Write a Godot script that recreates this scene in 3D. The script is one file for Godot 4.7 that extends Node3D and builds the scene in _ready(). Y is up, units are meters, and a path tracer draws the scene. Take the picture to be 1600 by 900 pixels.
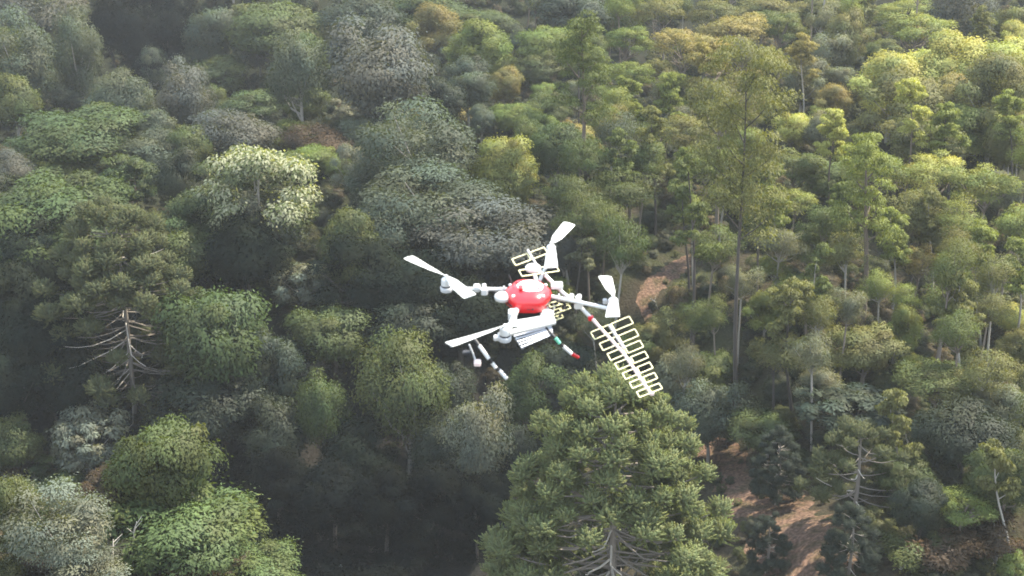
extends Node3D
# A radio drone hovering over a mixed forest valley.

const CAMERA_HEIGHT := 60.0

const TINTS := {
	"sunolive": [0.2, 0.205, 0.075],  # sun tints: brighter copies, sunlight on the right slope put into the colour
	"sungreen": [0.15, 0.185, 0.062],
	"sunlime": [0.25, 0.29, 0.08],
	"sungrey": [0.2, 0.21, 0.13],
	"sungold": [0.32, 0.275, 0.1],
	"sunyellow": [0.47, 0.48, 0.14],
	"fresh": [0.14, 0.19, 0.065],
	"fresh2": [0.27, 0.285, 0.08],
	"shade": [0.026, 0.036, 0.026],  # darkened leaf green: shade at the left and round the hollow painted in
	"shadowed": [0.012, 0.016, 0.015],  # near-black leaf colour: shade of the hollow and dark gap painted in
	"olive": [0.115, 0.142, 0.048],
	"green": [0.09, 0.128, 0.044],
	"lime": [0.18, 0.23, 0.055],
	"yellow": [0.38, 0.4, 0.1],
	"dark": [0.042, 0.056, 0.034],
	"teal": [0.068, 0.09, 0.06],
	"grey": [0.108, 0.134, 0.09],
	"lilac": [0.128, 0.136, 0.118],
	"silver": [0.2, 0.22, 0.165],
	"gold": [0.24, 0.21, 0.07],
	"brown": [0.11, 0.075, 0.045],
	"flower": [0.42, 0.43, 0.33],
	"pine": [0.115, 0.14, 0.065],
	"bluepine": [0.05, 0.07, 0.055],
	"pinelit": [0.19, 0.24, 0.105],  # brighter copy of pine, sunlight on the front araucaria put into the colour
}

const TRAIL := [
	[15.78, -114.15, 0.5],
	[14.53, -112.71, 0.9],
	[13.05, -110.39, 1.1],
	[11.77, -108.56, 1.1],
	[10.82, -107.13, 0.7],
	[10.88, -105.17, 0.3],
	[12.72, -98.55, 0.3],
	[14.20, -92.39, 1.3],
	[15.14, -87.61, 1.8],
	[16.29, -81.48, 2.2],
	[17.14, -76.26, 2.6],
	[17.36, -72.40, 2.8],
	[17.05, -68.61, 3.0],
]
const STICKS := [
	[-16.94, -60.46, 2.0, 1.3, "pale forked dead stick standing out of the brown withered shrub"],
	[-17.54, -56.91, 1.6, 1.1, "short pale dead stick left of the forked one in the withered shrub"],
	[-17.96, -55.12, 1.2, 1.2, "thin pale dead twig at the bottom left beside the mint shrub"],
	[-16.55, -61.98, 2.2, 1.2, "grey dead stick right of the forked one above the withered shrub"],
	[11.86, -106.02, 0.1, 1.2, "pale bare stick on the bare earth bank below the drone antenna side"],
	[24.61, -78.87, 3.0, 1.6, "pale crooked dead branch right of the young araucaria"],
	[-25.00, -92.51, 3.0, 1.3, "pale dead branch caught in the rounded olive bush"],
]
const SCRAP := [-11.40, -81.85]

var P := PackedVector3Array()
var N := PackedVector3Array()
var C := PackedColorArray()
var I := PackedInt32Array()
var rng := RandomNumberGenerator.new()
var roll := FastNoiseLite.new()
var used := {}
var leaf_materials := {}
var prototypes := {}
var bark := {}


# ---------------------------------------------------------------- helpers
func begin() -> void:
	P = PackedVector3Array(); N = PackedVector3Array(); C = PackedColorArray(); I = PackedInt32Array()


func finish() -> ArrayMesh:
	var a := []
	a.resize(Mesh.ARRAY_MAX)
	a[Mesh.ARRAY_VERTEX] = P
	a[Mesh.ARRAY_NORMAL] = N
	a[Mesh.ARRAY_COLOR] = C
	a[Mesh.ARRAY_INDEX] = I
	var m := ArrayMesh.new()
	m.add_surface_from_arrays(Mesh.PRIMITIVE_TRIANGLES, a)
	return m


func numbered(called: String) -> String:
	var n: int = used.get(called, 0)
	used[called] = n + 1
	return called if n == 0 else "%s_%03d" % [called, n]


func part(called: String, mesh: Mesh, mat: Material, parent: Node) -> MeshInstance3D:
	var o := MeshInstance3D.new()
	var n := 0
	var s := called
	while parent.has_node(NodePath(s)):
		n += 1
		s = "%s_%03d" % [called, n]
	o.name = s
	o.mesh = mesh
	o.material_override = mat
	parent.add_child(o, true)
	return o


func thing(called: String, label: String, category: String, at: Vector3, group := "") -> Node3D:
	var o := Node3D.new()
	o.name = numbered(called)
	o.position = at
	tag(o, label, category, group)
	add_child(o, true)
	return o


func tag(o: Node, label: String, category: String, group := "", kind := "") -> void:
	if label: o.set_meta("label", label)
	if category: o.set_meta("category", category)
	if group: o.set_meta("group", group)
	if kind: o.set_meta("kind", kind)


func lin(r: float, g: float, b: float) -> Color:
	return Color(r, g, b).linear_to_srgb()


func paint(r: float, g: float, b: float, rough := 0.6, metal := 0.0) -> StandardMaterial3D:
	var m := StandardMaterial3D.new()
	m.albedo_color = lin(r, g, b)
	m.roughness = rough
	m.metallic = metal
	return m


func leafy(r: float, g: float, b: float) -> StandardMaterial3D:
	var m := paint(r, g, b, 0.62)
	m.vertex_color_use_as_albedo = true
	m.metallic_specular = 0.4 if r + g + b > 0.13 else 0.12
	m.backlight_enabled = true
	m.backlight = Color(0.9, 0.9, 0.55)
	return m


func leaf(c: Vector3, n: Vector3, along: Vector3, l: float, w: float, col: Color, sn: Vector3) -> void:
	var a := (along - n * along.dot(n))
	if a.length_squared() < 0.0001:
		a = n.cross(Vector3(1, 0.3, 0.2))
	a = a.normalized()
	var b := n.cross(a) * (w if n.dot(sn) >= 0.0 else -w)
	var i := P.size()
	P.append(c - a * l); P.append(c + b - n * w * 0.35); P.append(c + a * l); P.append(c - b - n * w * 0.35)
	for k in 4:
		N.append(sn); C.append(col)
	I.append_array([i, i + 1, i + 2, i, i + 2, i + 3])


func rdir() -> Vector3:
	var z := rng.randf_range(-1, 1)
	var t := rng.randf() * TAU
	var s := sqrt(1 - z * z)
	return Vector3(s * cos(t), z, s * sin(t))


func tube(pts: Array, rads: Array, sides: int, col := Color.WHITE, caps := true) -> void:
	var n := pts.size()
	var first := P.size()
	var side := Vector3.ZERO
	for i in n:
		var d: Vector3 = (pts[mini(i + 1, n - 1)] - pts[maxi(i - 1, 0)]).normalized()
		var slope: float = (rads[mini(i + 1, n - 1)] - rads[maxi(i - 1, 0)]) / maxf(1e-5, (pts[mini(i + 1, n - 1)] - pts[maxi(i - 1, 0)]).length())
		if i == 0:
			side = d.cross(Vector3(0.31, 0.2, 0.93)).normalized()
		side = (side - d * side.dot(d)).normalized()
		var other := d.cross(side)
		for s in sides:
			var t := TAU * s / sides
			var o := side * cos(t) + other * sin(t)
			P.append(pts[i] + o * rads[i]); N.append((o - d * slope).normalized()); C.append(col)
	for i in n - 1:
		for s in sides:
			var a := first + i * sides + s
			var b := first + i * sides + (s + 1) % sides
			I.append_array([a, a + sides, b, b, a + sides, b + sides])
	if caps:
		for e in [0, n - 1]:
			var f: int = first + e * sides
			var c0 := P.size()
			var d: Vector3 = (pts[n - 1] - pts[n - 2]).normalized() if e else (pts[0] - pts[1]).normalized()
			for s in sides:
				P.append(P[f + s]); N.append(d); C.append(col)
			for s in range(1, sides - 1):
				I.append_array([c0, c0 + s + 1, c0 + s] if e else [c0, c0 + s, c0 + s + 1])


# a box with chamfered edges, laid along the axes of B
func chamfer_box(c: Vector3, size: Vector3, B := Basis.IDENTITY, bevel := 0.15) -> void:
	var h := size * 0.5
	var e := minf(h.x, minf(h.y, h.z)) * bevel * 2.0
	var rings := [[h.x - e, -h.y, h.z - e], [h.x, -h.y + e, h.z], [h.x, h.y - e, h.z], [h.x - e, h.y, h.z - e]]
	var flat := []
	for r in rings:
		var ring := []
		for q in [[1, 1, 0], [1, 1, 1], [-1, 1, 1], [-1, 1, 0], [-1, -1, 0], [-1, -1, 1], [1, -1, 1], [1, -1, 0]]:
			var x: float = r[0] - (e if q[2] == 1 else 0.0)
			var z: float = r[2] - (e if q[2] == 0 else 0.0)
			ring.append(c + B * Vector3(x * q[0], r[1], z * q[1]))
		flat.append(ring)
	loft(flat)


# flat-shaded skin over closed rings
func loft(rings: Array, caps := true) -> void:
	var n: int = rings[0].size()
	for r in rings.size() - 1:
		for i in n:
			var j := (i + 1) % n
			facet([rings[r][i], rings[r][j], rings[r + 1][j], rings[r + 1][i]], middle(rings[r]) * 0.5 + middle(rings[r + 1]) * 0.5)
	if caps:
		facet(rings[0], middle(rings[-1]))
		facet(rings[-1], middle(rings[0]))


# the same skin with shared, smoothed normals
func smooth_loft(rings: Array) -> void:
	var n: int = rings[0].size()
	var first := P.size()
	for r in rings.size():
		for i in n:
			var across: Vector3 = rings[r][(i + 1) % n] - rings[r][(i + n - 1) % n]
			var along: Vector3 = rings[mini(r + 1, rings.size() - 1)][i] - rings[maxi(r - 1, 0)][i]
			var o := across.cross(along).normalized()
			if o.dot(rings[r][i] - middle(rings[r])) < 0.0 and absf(o.y) < 0.99:
				o = -o
			P.append(rings[r][i]); N.append(o); C.append(Color.WHITE)
	for r in rings.size() - 1:
		for i in n:
			var a := first + r * n + i
			var b := first + r * n + (i + 1) % n
			I.append_array([a, b, a + n, b, b + n, a + n])
	facet(rings[0], middle(rings[-1]))
	facet(rings[-1], middle(rings[0]))


func middle(ring: Array) -> Vector3:
	var m := Vector3.ZERO
	for p in ring:
		m += p
	return m / ring.size()


func facet(q: Array, inside: Vector3) -> void:
	var f := P.size()
	var nn: Vector3 = (q[1] - q[0]).cross(q[2] - q[0])
	if nn.length_squared() < 1e-14:
		nn = (q[2] - q[0]).cross(q[-1] - q[0])
	nn = nn.normalized()
	var out := nn.dot(middle(q) - inside) > 0
	if not out:
		nn = -nn
	for p in q:
		P.append(p); N.append(nn); C.append(Color.WHITE)
	for i in range(1, q.size() - 1):
		I.append_array([f, f + i + 1, f + i] if out else [f, f + i, f + i + 1])


# ---------------------------------------------------------------- terrain
func ss(a: float, b: float, x: float) -> float:
	var t := clampf((x - a) / (b - a), 0, 1)
	return t * t * (3 - 2 * t)


func ground(x: float, z: float) -> float:
	var d := -z
	var y := 10.0
	y += 9.0 * ss(2, 26, x) * ss(50, 75, d)
	y += 12.0 * ss(88, 116, d) * (1.0 - 0.75 * ss(2, 26, x) * ss(50, 75, d))
	y += 16.0 * ss(-4, -20, x) * (1.0 - ss(60, 80, d))
	y += 4.0 * ss(10, 50, x) * ss(105, 145, d)
	y -= 9.0 * exp(-pow((x + 44.0) / 13.0, 2.0)) * ss(146, 160, d) * (1.0 - ss(185, 205, d))
	y += 0.45 * maxf(0.0, d - 205.0)
	y += 0.7 * sin(x * 0.21 + 0.6) * sin(d * 0.17) + 0.35 * sin(x * 0.53 + d * 0.31)
	return y


# ---------------------------------------------------------------- trees
# every crown prototype is about 2 wide and 2 high round its centre; the trunk runs k below the centre
const STYLES := {
	"round": {"k": 1.35, "n": 46, "rc": [0.19, 0.4], "dist": [0.44, 0.74], "low": -0.92, "leaves": 520, "l": 0.031, "w": 0.45, "flat": 0.8, "loose": 0.55},
	"tall": {"k": 1.3, "n": 40, "rc": [0.22, 0.36], "dist": [0.45, 0.78], "low": -0.75, "leaves": 420, "l": 0.027, "w": 0.4, "flat": 0.95, "loose": 0.55},
	"feather": {"k": 1.3, "n": 62, "rc": [0.26, 0.42], "dist": [0.45, 0.72], "low": -0.9, "leaves": 340, "l": 0.033, "w": 0.4, "flat": 0.8, "loose": 0.5},
	"umbrella": {"k": 2.4, "n": 38, "rc": [0.2, 0.34], "dist": [0.5, 0.85], "low": -0.3, "leaves": 260, "l": 0.032, "w": 0.4, "flat": 0.65, "loose": 0.7},
	"airy": {"k": 2.9, "n": 40, "rc": [0.24, 0.4], "dist": [0.25, 0.75], "low": -0.7, "leaves": 250, "l": 0.036, "w": 0.28, "flat": 0.75, "loose": 0.8},
	"pole": {"k": 3.6, "n": 34, "rc": [0.26, 0.44], "dist": [0.15, 0.68], "low": -0.95, "leaves": 260, "l": 0.032, "w": 0.3, "flat": 0.75, "loose": 0.7},
	"coarse": {"k": 1.2, "n": 64, "rc": [0.15, 0.26], "dist": [0.55, 0.85], "low": -0.7, "leaves": 150, "l": 0.052, "w": 0.36, "flat": 0.8, "loose": 0.5},
	"flower": {"k": 1.35, "n": 64, "rc": [0.18, 0.3], "dist": [0.55, 0.8], "low": -0.55, "leaves": 270, "l": 0.03, "w": 0.5, "flat": 0.72, "loose": 0.5},
	"shrub": {"k": 0.75, "n": 22, "rc": [0.25, 0.42], "dist": [0.4, 0.7], "low": -0.5, "leaves": 220, "l": 0.05, "w": 0.4, "flat": 0.85, "loose": 0.8},
}


func crown_prototype(style: String, variant: int) -> Dictionary:
	var key := style + str(variant)
	if prototypes.has(key):
		return prototypes[key]
	rng.seed = hash(key) % 100003 + 7
	var s: Dictionary = STYLES[style]
	var k: float = s.k
	var hubs := []
	begin()
	# two or three overlapping lobes give the outline its unevenness
	var lobes := []
	for i in rng.randi_range(4, 6):
		var d := rdir()
		lobes.append([Vector3(d.x, absf(d.y) * 0.6, d.z).normalized(), rng.randf_range(0.12, 0.5)])
	for i in int(s.n):
		var d := rdir()
		while d.y < s.low:
			d = rdir()
		var reach: float = rng.randf_range(s.dist[0], s.dist[1])
		for lobe in lobes:
			reach += lobe[1] * maxf(0.0, d.dot(lobe[0]) - 0.4) * 1.1 - 0.035
		if style == "tall":
			reach *= 1.0 - 0.25 * absf(d.y)
		var c := d * reach
		if style == "tall":
			c.y *= 1.2
		if style == "umbrella":
			c.y = c.y * 0.9 + 0.1
		var rc: float = rng.randf_range(s.rc[0], s.rc[1])
		hubs.append(c)
		var tone := rng.randf_range(0.6, 0.97)
		var warm := rng.randf_range(-0.1, 0.14)
		var flowers: bool = style == "flower" and d.y > -0.45 and rng.randf() < 0.8
		var leaves := int(s.leaves * (0.6 + 0.9 * (rc - s.rc[0]) / (s.rc[1] - s.rc[0])))
		for j in leaves:
			var e := rdir()
			if e.y < -0.25 and rng.randf() < 0.75:
				e.y = -e.y
			var rr := rc * (rng.randf_range(0.72, 1.08) if rng.randf() < 0.82 else rng.randf_range(0.2, 0.7))
			if rng.randf() < 0.06:
				rr *= 1.35
			rr *= 1.0 + 0.16 * sin(e.x * 9.0 + i) * sin(e.z * 8.0 + i * 2.0)
			var p := c + Vector3(e.x, e.y * s.flat, e.z) * rr
			var n: Vector3 = (e * (1.0 - 0.5 * s.loose) + rdir() * s.loose).normalized()
			var sn: Vector3 = (e * 0.5 + d * 0.45 + Vector3(0, 0.12, 0) + n * 0.22).normalized()
			var t := tone * rng.randf_range(0.72, 1.05)
			var col := Color(minf(1, t * (1.0 + warm)), minf(1, t), minf(1, t * (1.0 - warm)), 1)
			if flowers:
				col = Color(1, 1, 0.86) * rng.randf_range(0.55, 1.0) if rng.randf() < 0.68 else Color(0.3, 0.36, 0.18)
			elif style == "flower":
				col = Color(0.2, 0.24, 0.13) * rng.randf_range(0.7, 1.2)
			col.a = 1
			var along := Vector3(e.x, e.y * 0.4 - (0.9 if style == "airy" else 0.25), e.z)
			var l: float = s.l * rng.randf_range(0.7, 1.35)
			leaf(p + Vector3(0, k, 0), n, along, l, l * s.w, col, sn)
	var crown := finish()
	# trunk and limbs, one connected woody piece
	begin()
	var thin := 0.8 if style in ["airy", "umbrella", "pole"] else 1.0
	var lean := Vector3(rng.randf_range(-0.1, 0.1), 0, rng.randf_range(-0.1, 0.1))
	var fork := Vector3(lean.x, k - 0.45 if k > 1 else 0.25, lean.z)
	tube([Vector3(0, -0.3, 0), Vector3(lean.x * 0.4, (fork.y) * 0.45, lean.z * 0.2), fork, fork + Vector3(lean.x * 0.5, 0.5, lean.z * 0.5)], [0.062 * thin, 0.05 * thin, 0.042 * thin, 0.012], 7)
	hubs.shuffle()
	for i in mini(hubs.size(), 16 if style in ["umbrella", "airy", "pole"] else 9):
		var to: Vector3 = hubs[i] + Vector3(0, k, 0)
		var from := fork + Vector3(lean.x * 0.2, rng.randf_range(-0.35, 0.2), lean.z * 0.2)
		if to.y < from.y - 0.2:
			continue
		var mid := from.lerp(to, 0.5) + Vector3(0, -0.08, 0) + rdir() * 0.05
		tube([from, mid, to], [0.026, 0.017, 0.006], 5, Color.WHITE, false)
	prototypes[key] = {"crown": crown, "trunk": finish(), "k": k}
	return prototypes[key]


func bare_prototype(variant: int) -> ArrayMesh:
	rng.seed = 900 + variant
	begin()
	var stack := []
	for i in 5:
		var d := rdir()
		stack.append([Vector3(0, -0.1, 0), Vector3(d.x * 0.55, 1, d.z * 0.55).normalized(), 0.62, 0.028, 0])
	while stack.size():
		var b: Array = stack.pop_back()
		var end: Vector3 = b[0] + b[1] * b[2] + rdir() * 0.06
		tube([b[0], b[0].lerp(end, 0.5) + rdir() * 0.03, end], [b[3], b[3] * 0.8, b[3] * 0.6], 4, Color.WHITE, false)
		if b[4] < 4:
			for q in (3 if b[4] < 3 else 4):
				stack.append([b[0].lerp(end, rng.randf_range(0.45, 1.0)), (b[1] + rdir() * 0.75 + Vector3(0, 0.12, 0)).normalized(), b[2] * 0.66, b[3] * 0.6, b[4] + 1])
	return finish()


func plant(row: Array) -> void:
	# [name, style, variant, tint, bark, x, z, half width, half height, turn, label, category]
	var at := Vector3(row[5], ground(row[5], row[6]), row[6])
	var t := thing(row[0], row[10], row[11], at)
	t.rotation.y = row[9]
	if row[1] in ["pole", "airy", "umbrella", "tall"]:
		t.rotation.x = 0.06 * sin(row[9] * 5.0)
		t.rotation.z = 0.07 * cos(row[9] * 7.0)
	t.scale = Vector3(row[7], row[8], row[7])
	if row[1] == "bare":
		part("branches", bare_prototype(row[2]), bark[row[4]], t)
		return
	var pr := crown_prototype(row[1], row[2])
	part("trunk", pr.trunk, bark[row[4]], t)
	part("crown", pr.crown, leaf_materials[row[3]], t)


# a tall thin tree of the plantation kind: long forked trunk, thin crown in loose tufts
func slender(called: String, label: String, x: float, z: float, height: float, lean: Vector3, spread: float, forks: int, low: float, tint: String, wood: String, thick: float, sd: int) -> void:
	rng.seed = sd
	var t := thing(called, label, "tree", Vector3(x, ground(x, z) - 0.2, z))
	var spine := []
	var radii := []
	var wob := rng.randf() * 6.0
	for i in 9:
		var f := i / 8.0
		spine.append(Vector3(lean.x * f + 0.22 * sin(f * 5.0 + wob), height * f, lean.z * f + 0.2 * cos(f * 4.0 + wob)))
		radii.append(thick * (1.0 - 0.82 * f))
	begin()
	tube(spine, radii, 8)
	part("trunk", finish(), bark[wood], t)
	var tufts := []
	for i in forks:
		var f := low + (1.0 - low) * (i + rng.randf() * 0.6) / forks
		var j := int(f * 7.99)
		var from: Vector3 = spine[j].lerp(spine[j + 1], f * 8.0 - j)
		var a := i * 2.4 + rng.randf() * 0.9
		var reach := spread * (1.15 - 0.75 * f) * rng.randf_range(0.7, 1.15)
		var to := from + Vector3(cos(a) * reach, reach * rng.randf_range(0.6, 1.15), sin(a) * reach)
		begin()
		tube([from, from.lerp(to, 0.45) + Vector3(0, -reach * 0.06, 0), to], [thick * (0.5 - 0.3 * f), thick * 0.24, thick * 0.08], 6)
		part("limb", finish(), bark[wood], t)
		tufts.append(to); tufts.append(from.lerp(to, 0.72) + rdir() * spread * 0.2)
	tufts.append(spine[8])
	begin()
	for c in tufts:
		var f: float = c.y / height
		if f < low + 0.06 and rng.randf() < 0.5:
			continue
		for q in 4:
			var cc: Vector3 = c + rdir() * spread * 0.3
			var rc := spread * rng.randf_range(0.18, 0.34)
			var tone := rng.randf_range(0.65, 0.95)
			for j in 190:
				var e := rdir()
				e.y = absf(e.y) if rng.randf() < 0.7 else e.y
				var n := (e * 0.5 + rdir()).normalized()
				var tt := tone * rng.randf_range(0.75, 1.05)
				var l := rng.randf_range(0.075, 0.14)
				leaf(cc + Vector3(e.x, e.y * 0.6, e.z) * rc * rng.randf_range(0.5, 1.1), n, Vector3(e.x, -0.8, e.z), l, l * 0.34, Color(tt, tt, tt * 0.94), (e * 0.6 + Vector3(0, 0.2, 0) + n * 0.5).normalized())
	part("crown", finish(), leaf_materials[tint], t)


# stiff upswept branchlets that make up one pompom of an araucaria
func tuft_mesh(sd: int, count: int) -> ArrayMesh:
	rng.seed = sd
	begin()
	for i in count:
		var e := rdir()
		e.y = e.y * 0.75 + 0.35
		e = e.normalized()
		var base := e * rng.randf_range(0.1, 0.55)
		var bend := (e + Vector3(0, 0.5, 0) + rdir() * 0.35).normalized()
		var length := rng.randf_range(0.26, 0.46)
		var tone := rng.randf_range(0.6, 0.98)
		var young := rng.randf_range(0.0, 0.2)
		var right := bend.cross(Vector3(0.3, 0.2, 0.9)).normalized()
		for j in 13:
			var f := (j + 0.5) / 13.0
			var p := base + e.lerp(bend, f) * length * f
			var a := j * 2.4
			var side := (right * cos(a) + bend.cross(right) * sin(a))
			var n := (side * 0.8 + bend * 0.5).normalized()
			var t := tone * rng.randf_range(0.8, 1.02)
			leaf(p + side * 0.035, n, bend + side * 0.7, 0.08, 0.032, Color(minf(1, t * (1.0 + young)), t, t * (1.0 - young)), (e * 0.6 + n * 0.6).normalized())
	return finish()


func araucaria(called: String, label: String, x: float, z: float, height: float, profile: Array, levels: int, per: int, tuft: float, droop: float, dead: float, front_gap: float, fill: float, tint: String, sd: int, tufts: Array, thick: float) -> void:
	rng.seed = sd
	var t := thing(called, label, "tree", Vector3(x, ground(x, z) - 0.2, z))
	begin()
	tube([Vector3(0, 0, 0), Vector3(0.08, height * 0.5, 0), Vector3(0, height * 0.97, 0)], [thick, thick * 0.75, thick * 0.2], 10)
	part("trunk", finish(), bark["araucaria"], t)
	for lv in levels:
		var f := lv / float(levels - 1)                 # 0 at the lowest whorl, 1 at the top
		var y := lerpf(profile[0][0], 0.985, f) * height
		var r := 0.0
		for q in profile.size() - 1:
			var lo: float = profile[q][0] * height
			var hi: float = profile[q + 1][0] * height
			if y >= lo - 0.01 and y <= hi + 0.01:
				r = lerpf(profile[q][1], profile[q + 1][1], (y - lo) / maxf(hi - lo, 0.01))
		var many := maxi(4, int(per * (0.45 + 0.55 * r / profile[0][1])))
		for b in many:
			var a := (b + 0.5 * (lv % 2)) * TAU / many + rng.randf_range(-0.2, 0.2)
			var reach := r * rng.randf_range(0.74, 1.06)
			var facing := sin(a)                          # towards the camera side
			var gone := rng.randf() < dead * (1.0 - f) or (facing > 0.62 and f < front_gap and rng.randf() < 0.72)
			if gone and rng.randf() < (0.5 if droop > 0.1 else 0.4):
				continue
			if gone:
				reach *= rng.randf_range(0.65, 1.05) if droop > 0.1 else rng.randf_range(0.35, 0.9)
			var out := Vector3(cos(a), 0, sin(a))
			var base := Vector3(0, y + (rng.randf_range(-0.5, 0.5) if gone else rng.randf_range(-0.45, 0.45)), 0)
			var tip := base + out * reach + Vector3(0, (reach * 0.16 if not gone else reach * rng.randf_range(-0.25 - droop * 1.2, 0.35 - droop * 0.8)) - droop * (0.5 if gone else 1.0) * reach * (1.0 - f), 0)
			var mid := base.lerp(tip, 0.55) + Vector3(0, -0.12 * reach, 0) + out.cross(Vector3.UP) * (rng.randf_range(-0.16, 0.16) if gone else rng.randf_range(-0.1, 0.1)) * reach
			var rad := minf(0.075, thick * rng.randf_range(0.2, 0.32)) * (0.9 if gone and droop > 0.1 else 1.0)
			begin()
			tube([base, base.lerp(mid, 0.5) + Vector3(0, -0.03 * reach, 0), mid, mid.lerp(tip, 0.55) + Vector3(0, -0.02 * reach, 0), tip], [rad, rad * 0.85, rad * 0.7, rad * 0.55, rad * 0.35], 5)
			var br := part("branch", finish(), bark["deadwood"] if gone else bark["araucaria"], t)
			if gone:
				continue
			var size := tuft * rng.randf_range(0.8, 1.2) * (0.75 + 0.25 * (1.0 - f))
			var tf := part("tuft", tufts[rng.randi() % tufts.size()], leaf_materials[tint], br)
			tf.position = tip
			tf.basis = Basis(Vector3.UP, rng.randf() * TAU).scaled(Vector3(size, size * 0.85, size))
			if reach > 2.2 * tuft and rng.randf() < fill and not (facing > 0.5 and f < front_gap):
				var inner := part("tuft", tufts[rng.randi() % tufts.size()], leaf_materials[tint], br)
				inner.position = base.lerp(tip, 0.68) + Vector3(rng.randf_range(-0.5, 0.5), 0.3, rng.randf_range(-0.5, 0.5)) * tuft
				inner.basis = Basis(Vector3.UP, rng.randf() * TAU).scaled(Vector3.ONE * size * 0.8)
	var top := part("tuft", tufts[0], leaf_materials[tint], t)
	top.position = Vector3(0, height, 0)
	top.scale = Vector3.ONE * tuft * 0.9


# ---------------------------------------------------------------- the drone
func rod(called: String, pts: Array, rad: float, mat: Material, parent: Node, sides := 10) -> MeshInstance3D:
	begin()
	var rads := []
	for p in pts:
		rads.append(rad)
	tube(pts, rads, sides)
	return part(called, finish(), mat, parent)


func block(called: String, c: Vector3, size: Vector3, mat: Material, parent: Node, B := Basis.IDENTITY) -> MeshInstance3D:
	begin()
	chamfer_box(c, size, B)
	return part(called, finish(), mat, parent)


func disc(called: String, c: Vector3, profile: Array, mat: Material, parent: Node) -> MeshInstance3D:
	begin()
	var pts := []
	var rads := []
	for q in profile:
		pts.append(c + Vector3(0, q[1], 0)); rads.append(q[0])
	tube(pts, rads, 20)
	return part(called, finish(), mat, parent)


func aim(along: Vector3, up := Vector3.UP) -> Basis:
	var x := along.normalized()
	var z := x.cross(up).normalized()
	return Basis(x, z.cross(x), z)


func rotor(hub: Vector3, tips: Array, m: Dictionary, drone: Node) -> void:
	var r := disc("rotor", hub, [[0.03, -0.05], [0.034, -0.04], [0.034, 0.0], [0.026, 0.012], [0.012, 0.02], [0.01, 0.034]], m.white, drone)
	disc("motor_mount", hub, [[0.04, -0.085], [0.042, -0.075], [0.042, -0.055], [0.032, -0.051]], m.grey, r)
	disc("winding_ring", hub, [[0.0345, -0.052], [0.0355, -0.05], [0.0355, -0.042], [0.0345, -0.04]], m.dark, r)
	for tip in tips:
		var span: Vector3 = tip - hub - Vector3(0, 0.028, 0)
		var B := aim(span)
		var length := span.length()
		begin()
		var rings := []
		for q in [[0.02, 0.014, 0.5], [0.1, 0.028, 0.45], [0.3, 0.056, 0.3], [0.6, 0.066, 0.2], [0.9, 0.076, 0.12], [0.99, 0.074, 0.1], [1.0, 0.062, 0.1]]:
			var ring := []
			for s in 8:
				var t := TAU * s / 8.0
				var w := Vector3(0, 0.004 * sin(t), q[1] * 0.62 * cos(t)).rotated(Vector3.RIGHT, q[2])
				ring.append(hub + Vector3(0, 0.028, 0) + B * (Vector3(length * q[0], 0.012 * q[0] * q[0], 0) + w))
			rings.append(ring)
		loft(rings)
		part("blade", finish(), m.blade, r)


func antenna_loop(c: Vector3, half: Vector3, wide: Vector3, m: Material, parent: Node) -> void:
	begin()
	for s in [-1.0, 1.0]:
		var inner: Vector3 = c + half * s * 0.06
		var outer: Vector3 = c + half * s
		var q := [inner - wide, outer - wide, outer + wide, inner + wide]
		for i in 4:
			var a: Vector3 = q[i]
			var b: Vector3 = q[(i + 1) % 4]
			tube([a, b], [0.0042, 0.0042], 6)
	part("antenna_loop", finish(), m, parent)


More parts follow.
